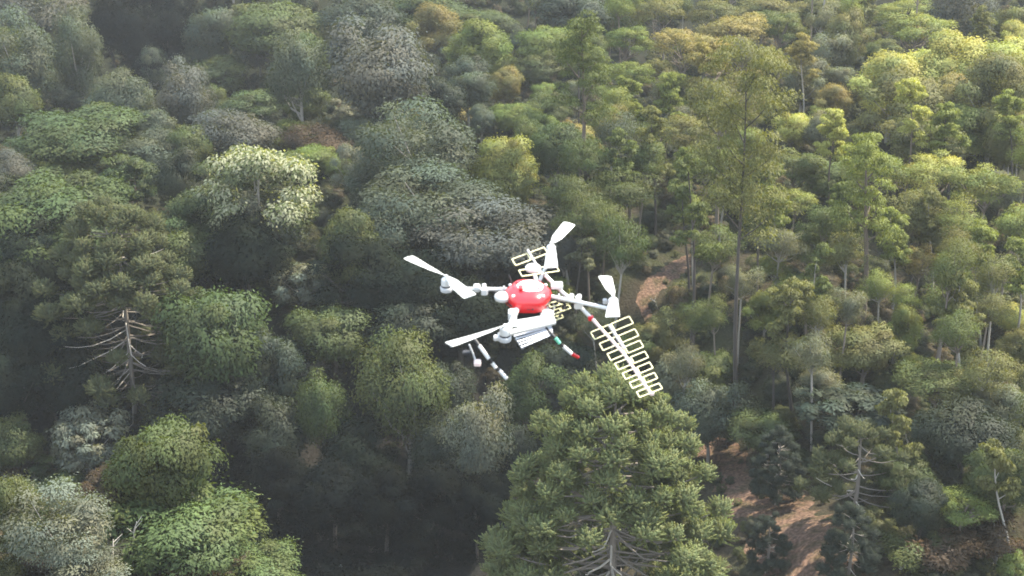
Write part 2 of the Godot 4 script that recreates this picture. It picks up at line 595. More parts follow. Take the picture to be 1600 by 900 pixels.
func _ready() -> void:
	# camera, sky, sun, exposure
	var cam := Camera3D.new()
	cam.name = "camera"
	cam.fov = 23.14
	cam.near = 0.2
	cam.far = 900.0
	cam.position = Vector3(0, CAMERA_HEIGHT, 0)
	cam.rotation_degrees = Vector3(-20, 0, 0)
	add_child(cam)
	cam.current = true
	var optics := CameraAttributesPhysical.new()
	optics.frustum_focal_length = 58.615
	optics.frustum_focus_distance = 21.0
	optics.frustum_near = 0.2
	optics.frustum_far = 900.0
	optics.exposure_aperture = 3.1
	cam.attributes = optics
	var env := Environment.new()
	env.background_mode = Environment.BG_SKY
	var sky_mat := ProceduralSkyMaterial.new()
	sky_mat.sky_top_color = Color(0.62, 0.68, 0.75)
	sky_mat.sky_horizon_color = Color(0.88, 0.89, 0.88)
	sky_mat.sky_curve = 0.18
	sky_mat.ground_bottom_color = Color(0.1, 0.11, 0.09)
	sky_mat.ground_horizon_color = Color(0.5, 0.53, 0.55)
	sky_mat.sky_energy_multiplier = 1.3
	env.sky = Sky.new()
	env.sky.sky_material = sky_mat
	env.tonemap_mode = Environment.TONE_MAPPER_LINEAR
	env.tonemap_exposure = 2.7
	env.sdfgi_enabled = true
	env.ssao_enabled = true
	env.ssil_enabled = true
	env.fog_enabled = true
	env.fog_density = 0.00023
	env.fog_light_color = Color(0.83, 0.85, 0.87)
	var we := WorldEnvironment.new()
	we.name = "world_environment"
	we.environment = env
	add_child(we)
	var sun := DirectionalLight3D.new()
	sun.name = "sun"
	sun.light_energy = 1.6
	sun.light_color = Color(1.0, 0.96, 0.87)
	sun.light_angular_distance = 0.6
	sun.shadow_enabled = true
	add_child(sun)
	sun.look_at_from_position(Vector3(0.66, 1.15, -0.25) * 100.0, Vector3.ZERO)

	# materials
	rng.seed = 5
	roll.seed = 3
	roll.frequency = 0.02
	for q in TINTS:
		leaf_materials[q] = leafy(TINTS[q][0], TINTS[q][1], TINTS[q][2])
	bark = {"brown": paint(0.11, 0.085, 0.065, 0.9), "dark": paint(0.055, 0.046, 0.04, 0.9), "stem": paint(0.17, 0.14, 0.115, 0.9), "pale": paint(0.27, 0.25, 0.22, 0.85), "araucaria": paint(0.19, 0.165, 0.14, 0.9), "deadwood": paint(0.46, 0.42, 0.37, 0.9)}

	build_ground()
	build_undergrowth()
	var big_tufts := []
	var pom_tufts := []
	for i in 4:
		big_tufts.append(tuft_mesh(50 + i, 170))
		pom_tufts.append(tuft_mesh(60 + i, 190))
	for row in TREES:
		plant(row)
	araucaria("araucaria_tree", "big conical araucaria in the lower middle, with tufted crown and bare pale branches", 5.42, -67.25, 20.80, [[0.34, 6.6], [0.6, 5.7], [0.8, 4.3], [0.93, 2.6], [1.0, 0.9]], 15, 14, 1.3, 0.05, 0.12, 0.5, 0.6, "pinelit", 21, big_tufts, 0.3)
	araucaria("araucaria_tree", "old araucaria at the left with rounded tufts and drooping bare pale branches", -28.99, -98.36, 16.50, [[0.16, 5.4], [0.4, 5.9], [0.6, 5.6], [0.82, 4.2], [0.95, 2.6], [1.0, 1.6]], 11, 14, 1.5, 0.2, 0.22, 0.6, 0.5, "pine", 32, pom_tufts, 0.2)
	araucaria("araucaria_tree", "young open-centred araucaria above the reddish trail at the lower right", 20.50, -74.65, 6.25, [[0.3, 3.2], [0.6, 2.9], [0.9, 1.6], [1.0, 0.5]], 6, 9, 0.85, 0.05, 0.15, 0.5, 0.5, "pine", 43, big_tufts, 0.15)
	araucaria("araucaria_tree", "compact bluish young araucaria on the left side of the reddish trail", 16.99, -80.39, 5.40, [[0.2, 1.5], [0.6, 1.5], [0.9, 0.9], [1.0, 0.3]], 7, 8, 0.6, 0.1, 0.0, 0.0, 0.5, "bluepine", 54, big_tufts, 0.12)
	araucaria("araucaria_tree", "dark drooping young araucaria at the bottom edge right of the reddish trail", 19.17, -69.73, 4.55, [[0.25, 1.5], [0.6, 1.4], [0.9, 0.9], [1.0, 0.3]], 6, 8, 0.6, 0.2, 0.1, 0.0, 0.5, "bluepine", 65, big_tufts, 0.11)
	araucaria("araucaria_tree", "dark young araucaria at the bottom edge left of the reddish trail", 15.27, -73.60, 3.65, [[0.25, 1.2], [0.6, 1.1], [0.9, 0.7], [1.0, 0.3]], 5, 7, 0.55, 0.2, 0.0, 0.0, 0.5, "bluepine", 76, big_tufts, 0.1)
	build_details()
	slender("slender_tree", "tallest slender tree with a long dark forked trunk, right of centre", 16.41, -93.21, 25.80, Vector3(-1.07, 0, 0.3), 4.0, 13, 0.5, "sunolive", "dark", 0.19, 100)
	slender("slender_tree", "tall slender tree with pale forked limbs on the right slope", 26.26, -98.65, 14.90, Vector3(-0.48, 0, 0.3), 2.6, 8, 0.5, "sunlime", "brown", 0.26, 101)
	slender("slender_tree", "slender dark trunk just right of the bare earth bank", 13.90, -99.96, 16.25, Vector3(-0.90, 0, 0.3), 1.8, 7, 0.5, "sungreen", "dark", 0.17, 102)
	slender("slender_tree", "thinner dark trunk in front of the bare earth bank", 14.08, -106.21, 10.95, Vector3(-0.62, 0, 0.3), 1.4, 6, 0.55, "sungreen", "dark", 0.13, 103)
	slender("slender_tree", "tall forked tree with a pale reddish trunk at the top centre", 5.97, -119.46, 17.30, Vector3(0.10, 0, 0.3), 3.0, 9, 0.5, "sungreen", "brown", 0.28, 104)
	slender("slender_tree", "thin straight trunk above the bare earth bank", 12.22, -115.97, 11.90, Vector3(-0.30, 0, 0.3), 1.6, 7, 0.5, "sunolive", "dark", 0.14, 105)
	slender("slender_tree", "thin straight dark trunk left of the bare earth bank", 8.97, -113.41, 9.75, Vector3(-0.09, 0, 0.3), 1.6, 7, 0.5, "sungreen", "dark", 0.14, 106)
	slender("slender_tree", "thin dark leaning trunk at the top edge left of the ridge", 44.22, -171.80, 10.10, Vector3(-2.19, 0, 0.3), 1.8, 6, 0.6, "sunolive", "dark", 0.16, 107)
	slender("slender_tree", "dark slender tree in the undergrowth above the reddish trail", 19.67, -90.31, 10.10, Vector3(-0.82, 0, 0.3), 1.6, 7, 0.5, "sunolive", "dark", 0.15, 108)
	slender("slender_tree", "dark trunk at the top edge above the sunlit ridge", 58.64, -182.96, 9.50, Vector3(-1.20, 0, 0.3), 1.8, 6, 0.6, "sungrey", "dark", 0.19, 109)
	slender("slender_tree", "slender grey trunk on the right slope below the yellow-topped tree", 33.22, -104.72, 9.55, Vector3(-0.82, 0, 0.3), 1.6, 7, 0.45, "sunolive", "pale", 0.13, 110)
	slender("slender_tree", "slender pale trunk near the right edge of the slope", 35.39, -98.83, 9.95, Vector3(-1.03, 0, 0.3), 1.6, 7, 0.5, "sunlime", "pale", 0.13, 111)
	slender("slender_tree", "thin pale stem in the undergrowth left of the dark glossy low tree", 22.05, -92.92, 10.00, Vector3(-0.88, 0, 0.3), 1.3, 6, 0.5, "sungreen", "pale", 0.11, 112)
	slender("slender_tree", "slim dark trunk close to the right of the tallest trunk", 20.03, -106.61, 10.65, Vector3(-0.54, 0, 0.3), 1.5, 7, 0.5, "sungreen", "dark", 0.13, 113)
	slender("slender_tree", "slim brown trunk below the sunlit ridge on the right", 35.08, -119.36, 12.05, Vector3(-1.05, 0, 0.3), 1.7, 7, 0.55, "sunyellow", "brown", 0.14, 114)
	slender("slender_tree", "pale bent stem at the bottom right corner", 28.35, -70.17, 7.75, Vector3(-1.64, 0, 0.3), 1.2, 5, 0.5, "sunolive", "pale", 0.1, 115)
	slender("slender_tree", "thin pale forked stem right of the young araucaria", 23.36, -76.13, 7.30, Vector3(-0.79, 0, 0.3), 1.2, 6, 0.45, "sunolive", "pale", 0.1, 116)
	slender("slender_tree", "slim pale trunk in the shade behind the right rotor", 5.34, -105.74, 9.50, Vector3(-0.05, 0, 0.3), 1.3, 6, 0.55, "sungrey", "dark", 0.12, 117)
	slender("slender_tree", "slim dark trunk under the golden crowns", 19.46, -139.31, 11.80, Vector3(-0.42, 0, 0.3), 1.7, 7, 0.55, "sungold", "dark", 0.15, 118)
	slender("slender_tree", "slim pale trunk just left of the tallest trunk", 17.79, -112.94, 9.20, Vector3(-0.36, 0, 0.3), 1.6, 7, 0.5, "sunlime", "pale", 0.12, 119)
	slender("slender_tree", "slim brown trunk under the pale pair of crowns", 28.22, -119.07, 9.55, Vector3(-0.63, 0, 0.3), 1.7, 7, 0.55, "sunyellow", "brown", 0.13, 120)
	slender("slender_tree", "slim dark trunk below the middle sunlit ridge crown", 38.50, -119.60, 9.25, Vector3(-0.87, 0, 0.3), 1.7, 7, 0.55, "sunlime", "dark", 0.13, 121)
	slender("slender_tree", "slim trunk among the golden crowns at the top right", 30.89, -146.63, 10.60, Vector3(-0.55, 0, 0.3), 1.7, 7, 0.55, "sungold", "pale", 0.13, 122)
	slender("slender_tree", "slim pale trunk right of the pale-limbed tall tree", 29.64, -102.37, 8.90, Vector3(-0.73, 0, 0.3), 1.5, 7, 0.5, "sunlime", "pale", 0.12, 123)
	slender("slender_tree", "slim dark trunk left of the pale-limbed tall tree", 26.72, -106.56, 8.60, Vector3(-0.59, 0, 0.3), 1.5, 7, 0.5, "sungreen", "dark", 0.12, 124)
	slender("slender_tree", "slim grey trunk above the broad dark tree", 31.09, -89.54, 9.00, Vector3(-0.85, 0, 0.3), 1.5, 7, 0.5, "sunolive", "pale", 0.12, 125)
	slender("slender_tree", "slim grey trunk at the very right edge of the slope", 37.61, -96.78, 9.05, Vector3(-1.02, 0, 0.3), 1.5, 7, 0.5, "sunlime", "pale", 0.12, 126)
	slender("slender_tree", "slim pale trunk behind the small bright tree", 20.90, -104.43, 9.00, Vector3(-0.43, 0, 0.3), 1.5, 7, 0.5, "sunlime", "pale", 0.11, 127)
	slender("slender_tree", "slim trunk left of the golden crowns", 15.57, -136.25, 9.70, Vector3(-0.24, 0, 0.3), 1.7, 7, 0.55, "sunlime", "brown", 0.13, 128)
	slender("slender_tree", "slim trunk right of the tall forked tree", 11.93, -138.61, 9.60, Vector3(-0.15, 0, 0.3), 1.6, 7, 0.55, "sunlime", "brown", 0.12, 129)
	slender("slender_tree", "slim dark trunk behind the right sunlit ridge crown", 53.20, -157.57, 9.40, Vector3(-1.21, 0, 0.3), 1.7, 7, 0.55, "sunolive", "dark", 0.14, 130)
	slender("slender_tree", "slim dark trunk at the right edge under the ridge", 45.22, -122.43, 10.65, Vector3(-1.46, 0, 0.3), 1.7, 7, 0.55, "sunlime", "dark", 0.14, 131)

	build_drone()


func axis(t: float, near: float, far: float) -> float:
	return t * near + pow(absf(t), 5.0) * signf(t) * far


func build_ground() -> void:
	begin()
	var nx := 210
	var nz := 260
	for j in nz + 1:
		for i in nx + 1:
			var x := axis(i * 2.0 / nx - 1.0, 85.0, 330.0)
			var z := -120.0 - axis(j * 2.0 / nz - 1.0, 110.0, 330.0)
			var y := ground(x, z)
			var e := 0.6
			P.append(Vector3(x, y, z))
			N.append(Vector3(ground(x - e, z) - ground(x + e, z), 2 * e, ground(x, z - e) - ground(x, z + e)).normalized())
			var m := roll.get_noise_2d(x * 7.0, z * 7.0) * 0.5 + 0.5
			var q := roll.get_noise_2d(x * 30.0 + 90.0, z * 30.0) * 0.5 + 0.5
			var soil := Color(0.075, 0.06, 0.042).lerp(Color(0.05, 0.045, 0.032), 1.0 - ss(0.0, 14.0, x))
			var hollow_shade := Color(0.032, 0.03, 0.028)  # shade in the hollow, painted into the ground colour
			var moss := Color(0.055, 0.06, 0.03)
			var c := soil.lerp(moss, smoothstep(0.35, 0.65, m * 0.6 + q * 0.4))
			c = c.lerp(hollow_shade, (1.0 - ss(-2.0, 6.0, x)) * ss(50.0, 62.0, -z) * (1.0 - ss(100.0, 120.0, -z)) * 0.85)
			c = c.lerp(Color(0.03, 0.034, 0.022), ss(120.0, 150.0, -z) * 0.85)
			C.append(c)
	for j in nz:
		for i in nx:
			var a := j * (nx + 1) + i
			I.append_array([a, a + nx + 1, a + 1, a + 1, a + nx + 1, a + nx + 2])
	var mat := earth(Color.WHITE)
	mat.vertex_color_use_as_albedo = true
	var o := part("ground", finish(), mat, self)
	o.set_meta("kind", "structure")
	# the bare reddish trail, a strip that follows the slope
	begin()
	var way := Curve3D.new()
	for q in TRAIL:
		way.add_point(Vector3(q[0], q[2], q[1]))
	way.bake_interval = 0.4
	var long := way.get_baked_length()
	var n := int(long / 0.4)
	for i in n + 1:
		var p := way.sample_baked(i * 0.4)
		var p2 := way.sample_baked(minf(i * 0.4 + 0.2, long))
		var p1 := way.sample_baked(maxf(i * 0.4 - 0.2, 0))
		var d := Vector3(p2.x - p1.x, 0, p2.z - p1.z).normalized()
		var side := Vector3(-d.z, 0, d.x)
		for k in 11:
			var u := k / 5.0 - 1.0
			var w := p.y * (0.95 + 0.55 * roll.get_noise_2d(i * 9.0, 60.0 * signf(u)) + 0.45 * roll.get_noise_2d(i * 47.0, 160.0 * signf(u)))
			var x := p.x + side.x * u * w
			var z := p.z + side.z * u * w
			P.append(Vector3(x, ground(x, z) + 0.06 - 0.1 * pow(u, 8.0), z))
			N.append(Vector3.UP)
			var g := roll.get_noise_2d(x * 40.0, z * 40.0) * 0.5 + 0.5
			var g2 := roll.get_noise_2d(x * 14.0 + 50.0, z * 14.0) * 0.5 + 0.5
			C.append(Color(0.165, 0.1, 0.072).lerp(Color(0.235, 0.155, 0.115), g2).lerp(Color(0.11, 0.085, 0.05), smoothstep(0.45, 0.7, g)))
	for i in n:
		for k in 10:
			var a := i * 11 + k
			I.append_array([a, a + 11, a + 1, a + 1, a + 11, a + 12])
	var dirt := earth(Color.WHITE)
	dirt.vertex_color_use_as_albedo = true
	var tr := part("dirt_trail", finish(), dirt, self)
	tr.set_meta("kind", "structure")


func earth(c: Color) -> StandardMaterial3D:
	var m := StandardMaterial3D.new()
	m.albedo_color = c
	m.roughness = 0.95
	m.metallic_specular = 0.2
	var f := FastNoiseLite.new()
	f.frequency = 0.03
	f.fractal_octaves = 5
	var tex := NoiseTexture2D.new()
	tex.width = 512
	tex.height = 512
	tex.seamless = true
	tex.noise = f
	var ramp := Gradient.new()
	ramp.colors = PackedColorArray([Color(0.55, 0.55, 0.55), Color(1, 1, 1)])
	tex.color_ramp = ramp
	m.albedo_texture = tex
	var bump := NoiseTexture2D.new()
	bump.width = 512
	bump.height = 512
	bump.seamless = true
	bump.as_normal_map = true
	bump.bump_strength = 9.0
	bump.noise = f
	m.normal_enabled = true
	m.normal_texture = bump
	m.uv1_triplanar = true
	m.uv1_world_triplanar = true
	m.uv1_scale = Vector3.ONE * 0.22
	return m


func off_trail(x: float, z: float) -> float:
	var best := 99.0
	for i in TRAIL.size() - 1:
		var a := Vector2(TRAIL[i][0], TRAIL[i][1])
		var b := Vector2(TRAIL[i + 1][0], TRAIL[i + 1][1])
		var q := Geometry2D.get_closest_point_to_segment(Vector2(x, z), a, b)
		best = minf(best, q.distance_to(Vector2(x, z)) - TRAIL[i][2])
	return best


func build_undergrowth() -> void:
	rng.seed = 77
	var tones := [Color(0.06, 0.075, 0.03), Color(0.1, 0.11, 0.045), Color(0.05, 0.062, 0.036), Color(0.115, 0.095, 0.06), Color(0.08, 0.085, 0.06)]
	var kinds := ["shrub", "feather", "coarse"]
	var spots := [[], [], []]
	while spots[0].size() + spots[1].size() + spots[2].size() < 5200:
		var d := 46.0 + 175.0 * pow(rng.randf(), 0.8)
		var x := rng.randf_range(-1, 1) * (d * 0.42 + 5.0)
		var off := off_trail(x, -d)
		if off < 0.1 and rng.randf() < 0.5:
			continue
		if x < 5 and d > 62 and d < 98 and x > -0.24 * d and rng.randf() < 0.93:
			continue
		spots[0 if rng.randf() < 0.5 else (1 if rng.randf() < 0.6 else 2)].append(Vector3(x, 0.3 if off < 0.8 else 1.0, -d))
	for kk in 3:
		var pr := crown_prototype(kinds[kk], 5 + kk)
		var mm := MultiMesh.new()
		mm.transform_format = MultiMesh.TRANSFORM_3D
		mm.use_colors = true
		mm.mesh = pr.crown
		mm.instance_count = spots[kk].size()
		for i in spots[kk].size():
			var p: Vector3 = spots[kk][i]
			var s := rng.randf_range(0.5, 1.15) * (0.5 if p.y < 0.9 else 1.0)
			var h := s * rng.randf_range(0.7, 1.25)
			var B := Basis(Vector3.UP, rng.randf() * TAU).scaled(Vector3(s, h, s))
			mm.set_instance_transform(i, Transform3D(B, Vector3(p.x, ground(p.x, p.z) - h * (float(pr.k) - 0.55), p.z)))
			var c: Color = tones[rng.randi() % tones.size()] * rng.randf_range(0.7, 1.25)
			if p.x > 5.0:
				c *= 1.45  # leaf colour lifted on the right to lighten the shaded gaps
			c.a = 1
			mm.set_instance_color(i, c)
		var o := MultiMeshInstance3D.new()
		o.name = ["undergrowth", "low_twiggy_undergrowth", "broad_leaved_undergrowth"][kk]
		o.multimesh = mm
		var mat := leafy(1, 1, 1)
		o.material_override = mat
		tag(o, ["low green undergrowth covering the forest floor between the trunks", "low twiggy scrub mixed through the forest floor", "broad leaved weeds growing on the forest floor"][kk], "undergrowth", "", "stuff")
		add_child(o, true)


func at_ground(x: float, z: float) -> Vector3:
	return Vector3(x, ground(x, z), z)


# small things: dead sticks in the withered shrub, a felled log, a white scrap in the hollow
func build_details() -> void:
	for q in STICKS:
		rng.seed = int(q[0] * 100.0) + 900
		var t := thing("dead_branch", q[4], "branch", at_ground(q[0], q[1]) + Vector3(0, q[2], 0))
		var lean := rdir()
		lean.y = absf(lean.y) + 0.6
		lean = lean.normalized()
		begin()
		tube([Vector3(0, -0.5, 0), lean * q[3] * 0.5, lean * q[3] + rdir() * 0.15], [0.05, 0.04, 0.018], 6)
		part("stem", finish(), bark["deadwood"], t)
		for k in 3:
			begin()
			var b: Vector3 = lean * q[3] * (0.35 + 0.2 * k)
			tube([b, b + (lean + rdir() * 0.9).normalized() * q[3] * 0.45], [0.026, 0.01], 5)
			part("twig", finish(), bark["deadwood"], t)
	var scrap := thing("white_scrap", "tiny crumpled white scrap on the dark floor of the hollow", "litter", at_ground(SCRAP[0], SCRAP[1]) + Vector3(0, 0.9, 0))
	rng.seed = 4
	begin()
	var rings := []
	for r in 4:
		var ring := []
		for s in 7:
			var a := TAU * s / 7.0
			ring.append(Vector3(cos(a), 0, sin(a)) * [0.04, 0.13, 0.11, 0.03][r] * rng.randf_range(0.7, 1.3) + Vector3(0, [0.0, 0.05, 0.13, 0.18][r] + rng.randf_range(-0.03, 0.03), 0))
		rings.append(ring)
	loft(rings)
	part("sheet", finish(), paint(0.75, 0.8, 0.78, 0.6), scrap)


func build_drone() -> void:
	var d := thing("radio_drone", "white four-rotor drone with red hood and long loop antenna, hovering over the valley", "drone", Vector3(0.109, 56.696, -9.014))
	d.rotation_degrees = Vector3(7.60, 0, 0)
	var m := {"white": paint(0.6, 0.6, 0.6, 0.4), "grey": paint(0.45, 0.46, 0.48, 0.4), "dark": paint(0.03, 0.03, 0.035, 0.5), "blade": paint(0.44, 0.45, 0.44, 0.4), "red": paint(0.62, 0.02, 0.03, 0.3), "loop": paint(0.74, 0.7, 0.42, 0.4), "silver": paint(0.5, 0.53, 0.6, 0.35, 0.3), "glare": paint(0.88, 0.66, 0.64, 0.4), "pink": paint(0.75, 0.6, 0.58, 0.4), "green": paint(0.2, 0.62, 0.45, 0.4)}
	m.red.clearcoat_enabled = true; m.red.clearcoat = 0.6; m.red.clearcoat_roughness = 0.25
	var hood_at := Vector3(-0.000, -0.000, 0.047)
	begin()
	var rings := []
	for q in [[0.135, -0.07], [0.152, -0.055], [0.156, 0.0], [0.146, 0.03], [0.118, 0.052], [0.07, 0.062]]:
		var ring := []
		for s in 24:
			var t := TAU * s / 24.0 + 0.2
			var rr: float = q[0] * (1.0 + 0.05 * cos(6.0 * t))
			ring.append(hood_at + Vector3(rr * cos(t), q[1], rr * 1.08 * sin(t)))
		rings.append(ring)
	smooth_loft(rings)
	var hood := part("hood", finish(), m.red, d)
	disc("hood_glare", hood_at + Vector3(0.01, 0.063, -0.01), [[0.1, -0.02], [0.099, -0.01], [0.075, 0.006], [0.04, 0.012], [0.01, 0.014]], m.glare, hood)  # pale disc: sun glare on the red hood, painted as a colour
	block("receiver", hood_at + Vector3(0.055, 0.075, 0.03), Vector3(0.05, 0.018, 0.035), m.white, hood)
	block("receiver", hood_at + Vector3(-0.05, 0.076, 0.045), Vector3(0.03, 0.016, 0.05), m.red, hood)
	block("strap", hood_at + Vector3(0.0, 0.062, -0.06), Vector3(0.17, 0.012, 0.02), m.red, hood)
	rod("whisker", [hood_at + Vector3(0.09, 0.04, -0.07), hood_at + Vector3(0.12, 0.14, -0.09)], 0.004, m.dark, hood, 6)
	rod("whisker", [hood_at + Vector3(-0.1, 0.03, -0.05), hood_at + Vector3(-0.13, 0.12, -0.06)], 0.004, m.dark, hood, 6)
	disc("hood_seam", hood_at, [[0.1525, -0.036], [0.1605, -0.034], [0.1605, -0.03], [0.1525, -0.028]], m.dark, hood)
	for q in [[-0.1, 0.1], [0.1, 0.1], [0.12, -0.06], [-0.12, -0.06]]:
		disc("hood_bolt", hood_at + Vector3(q[0], 0.034, q[1]), [[0.012, 0.0], [0.012, 0.012], [0.006, 0.015]], m.white, hood)
	block("battery", hood_at + Vector3(0.01, -0.14, 0.02), Vector3(0.2, 0.14, 0.17), m.dark, d)
	rod("arm", [Vector3(-0.118, -0.000, -0.028), Vector3(-0.559, 0.000, -0.036)], 0.0135, m.white, d)
	rotor(Vector3(-0.559, 0.070, -0.036), [Vector3(-0.835, 0.090, -0.320), Vector3(-0.385, 0.090, 0.271)], m, d)
	rod("arm", [Vector3(0.077, 0.000, -0.143), Vector3(0.170, 0.000, -0.545)], 0.0135, m.white, d)
	rotor(Vector3(0.170, 0.070, -0.545), [Vector3(0.314, 0.090, -0.880), Vector3(0.160, 0.090, -0.151)], m, d)
	rod("arm", [Vector3(0.160, 0.000, 0.075), Vector3(0.562, 0.000, 0.261)], 0.0135, m.white, d)
	rotor(Vector3(0.562, 0.070, 0.261), [Vector3(0.523, 0.090, -0.026), Vector3(0.539, 0.090, 0.552)], m, d)
	rod("arm", [Vector3(-0.066, -0.030, 0.156), Vector3(-0.155, -0.070, 0.527)], 0.018, m.white, d)
	rotor(Vector3(-0.155, -0.000, 0.527), [Vector3(-0.509, 0.030, 0.803), Vector3(0.167, 0.030, 0.452)], m, d)
	rod("arm_cable", [Vector3(-0.109, -0.015, -0.029), Vector3(-0.215, -0.036, -0.057), Vector3(-0.322, -0.032, -0.086), Vector3(-0.534, -0.010, -0.143)], 0.0045, m.dark, d, 6)
	rod("arm_cable", [Vector3(0.160, -0.015, 0.074), Vector3(0.254, -0.036, 0.095), Vector3(0.348, -0.032, 0.115), Vector3(0.537, -0.010, 0.157)], 0.0045, m.dark, d, 6)
	rod("arm_cable", [Vector3(0.081, -0.015, -0.143), Vector3(0.100, -0.036, -0.253), Vector3(0.120, -0.032, -0.363), Vector3(0.158, -0.010, -0.583)], 0.0045, m.dark, d, 6)
	block("arm_band", Vector3(-0.164, 0.000, -0.034), Vector3(0.012, 0.034, 0.034), m.grey, d)
	block("arm_band", Vector3(0.209, 0.000, 0.084), Vector3(0.012, 0.034, 0.034), m.grey, d)
	block("arm_band", Vector3(-0.301, 0.000, -0.071), Vector3(0.028, 0.034, 0.034), m.grey, d)
	block("arm_band", Vector3(0.332, 0.000, 0.109), Vector3(0.028, 0.034, 0.034), m.grey, d)
	block("arm_band", Vector3(-0.506, 0.000, -0.127), Vector3(0.028, 0.034, 0.034), m.grey, d)
	block("arm_band", Vector3(0.517, 0.000, 0.147), Vector3(0.028, 0.034, 0.034), m.grey, d)
	for k in 6:
		var a := TAU * k / 6.0 + 0.2
		block("hood_vent", hood_at + Vector3(0.147 * cos(a), -0.03, 0.158 * sin(a)), Vector3(0.012, 0.012, 0.05), m.dark, hood, Basis(Vector3.UP, -a))
	block("arm_clamp", Vector3(-0.350, -0.000, -0.047), Vector3(0.045, 0.05, 0.05), m.white, d)
	block("arm_clamp", Vector3(-0.297, 0.000, -0.000), Vector3(0.045, 0.05, 0.05), m.white, d)
	block("arm_clamp", Vector3(0.345, 0.000, 0.102), Vector3(0.03, 0.045, 0.045), m.white, d)
	block("arm_clamp", Vector3(0.294, 0.000, 0.093), Vector3(0.03, 0.045, 0.045), m.white, d)
	disc("dome", Vector3(-0.174, -0.000, 0.084), [[0.03, -0.03], [0.05, -0.02], [0.056, 0.0], [0.052, 0.014], [0.036, 0.026], [0.01, 0.031]], m.white, d)
	disc("puck", Vector3(0.038, 0.060, -0.240), [[0.05, -0.02], [0.056, -0.012], [0.056, 0.0], [0.048, 0.01], [0.01, 0.013]], m.white, d)
	rod("mast", [Vector3(0.059, 0.000, -0.143), Vector3(0.038, 0.050, -0.260)], 0.014, m.white, d)
	disc("camera_pod", Vector3(-0.053, -0.070, 0.100), [[0.02, -0.05], [0.036, -0.035], [0.04, 0.0], [0.036, 0.03], [0.02, 0.04]], m.white, d)
	block("strut_block", Vector3(-0.105, -0.050, 0.245), Vector3(0.06, 0.07, 0.07), m.white, d)
	rod("front_strut", [Vector3(0.109, -0.060, 0.027), Vector3(0.137, -0.120, 0.189)], 0.022, m.white, d)
	block("strut_block", Vector3(0.128, -0.100, 0.181), Vector3(0.09, 0.08, 0.09), m.white, d)
	rod("front_strut", [Vector3(0.086, -0.060, 0.100), Vector3(0.107, -0.100, 0.181)], 0.014, m.white, d)
	rod("cross_tube", [Vector3(-0.193, -0.060, 0.505), Vector3(0.174, -0.100, 0.252)], 0.02, m.white, d)
	block("strut_block", Vector3(-0.189, -0.080, 0.504), Vector3(0.08, 0.03, 0.04), m.white, d)
	rod("tray_bar", [Vector3(-0.109, -0.120, 0.373), Vector3(0.022, -0.120, 0.312), Vector3(0.153, -0.120, 0.251)], 0.007, m.silver, d)
	rod("tray_bar", [Vector3(-0.097, -0.128, 0.397), Vector3(0.029, -0.128, 0.330), Vector3(0.155, -0.128, 0.263)], 0.007, m.silver, d)
	rod("tray_bar", [Vector3(-0.086, -0.136, 0.421), Vector3(0.036, -0.136, 0.348), Vector3(0.157, -0.136, 0.275)], 0.007, m.silver, d)
	rod("tray_bar", [Vector3(-0.074, -0.144, 0.444), Vector3(0.043, -0.144, 0.366), Vector3(0.160, -0.144, 0.287)], 0.007, m.silver, d)
	rod("tray_bar", [Vector3(-0.062, -0.152, 0.467), Vector3(0.050, -0.152, 0.383), Vector3(0.162, -0.152, 0.299)], 0.007, m.silver, d)
	rod("tray_bar", [Vector3(-0.050, -0.160, 0.491), Vector3(0.057, -0.160, 0.401), Vector3(0.164, -0.160, 0.311)], 0.007, m.silver, d)
	rod("tray_rail", [Vector3(-0.096, -0.135, 0.347), Vector3(-0.038, -0.175, 0.473)], 0.008, m.grey, d)
	rod("tray_rail", [Vector3(0.145, -0.135, 0.233), Vector3(0.161, -0.175, 0.293)], 0.008, m.grey, d)
	var leg0 := rod("landing_leg", [Vector3(0.097, -0.120, 0.260), Vector3(0.180, -0.164, 0.356)], 0.011, m.dark, d)
	rod("leg_band", [Vector3(0.180, -0.164, 0.356), Vector3(0.207, -0.208, 0.348)], 0.013, m.green, leg0)
	rod("leg_band", [Vector3(0.207, -0.208, 0.348), Vector3(0.234, -0.252, 0.314)], 0.011, m.dark, leg0)
	rod("leg_band", [Vector3(0.234, -0.252, 0.314), Vector3(0.294, -0.296, 0.341)], 0.013, m.white, leg0)
	rod("rubber_foot", [Vector3(0.294, -0.296, 0.341), Vector3(0.335, -0.340, 0.308)], 0.013, m.red, leg0)
	var leg1 := rod("landing_leg", [Vector3(-0.362, -0.120, 0.433), Vector3(-0.324, -0.154, 0.475)], 0.011, m.dark, d)
	rod("leg_band", [Vector3(-0.324, -0.154, 0.475), Vector3(-0.290, -0.189, 0.508)], 0.013, m.white, leg1)
	rod("leg_band", [Vector3(-0.290, -0.189, 0.508), Vector3(-0.260, -0.223, 0.533)], 0.013, m.white, leg1)
	rod("leg_band", [Vector3(-0.260, -0.223, 0.533), Vector3(-0.240, -0.257, 0.524)], 0.011, m.dark, leg1)
	rod("leg_band", [Vector3(-0.240, -0.257, 0.524), Vector3(-0.215, -0.291, 0.532)], 0.013, m.white, leg1)
	rod("leg_band", [Vector3(-0.215, -0.291, 0.532), Vector3(-0.194, -0.326, 0.500)], 0.011, m.dark, leg1)
	rod("rubber_foot", [Vector3(-0.194, -0.326, 0.500), Vector3(-0.143, -0.360, 0.557)], 0.013, m.grey, leg1)
	var leg2 := rod("landing_leg", [Vector3(-0.096, -0.060, 0.027), Vector3(-0.244, -0.130, -0.247)], 0.011, m.dark, d)
	rod("rubber_foot", [Vector3(-0.244, -0.130, -0.247), Vector3(-0.314, -0.200, -0.332)], 0.011, m.dark, leg2)
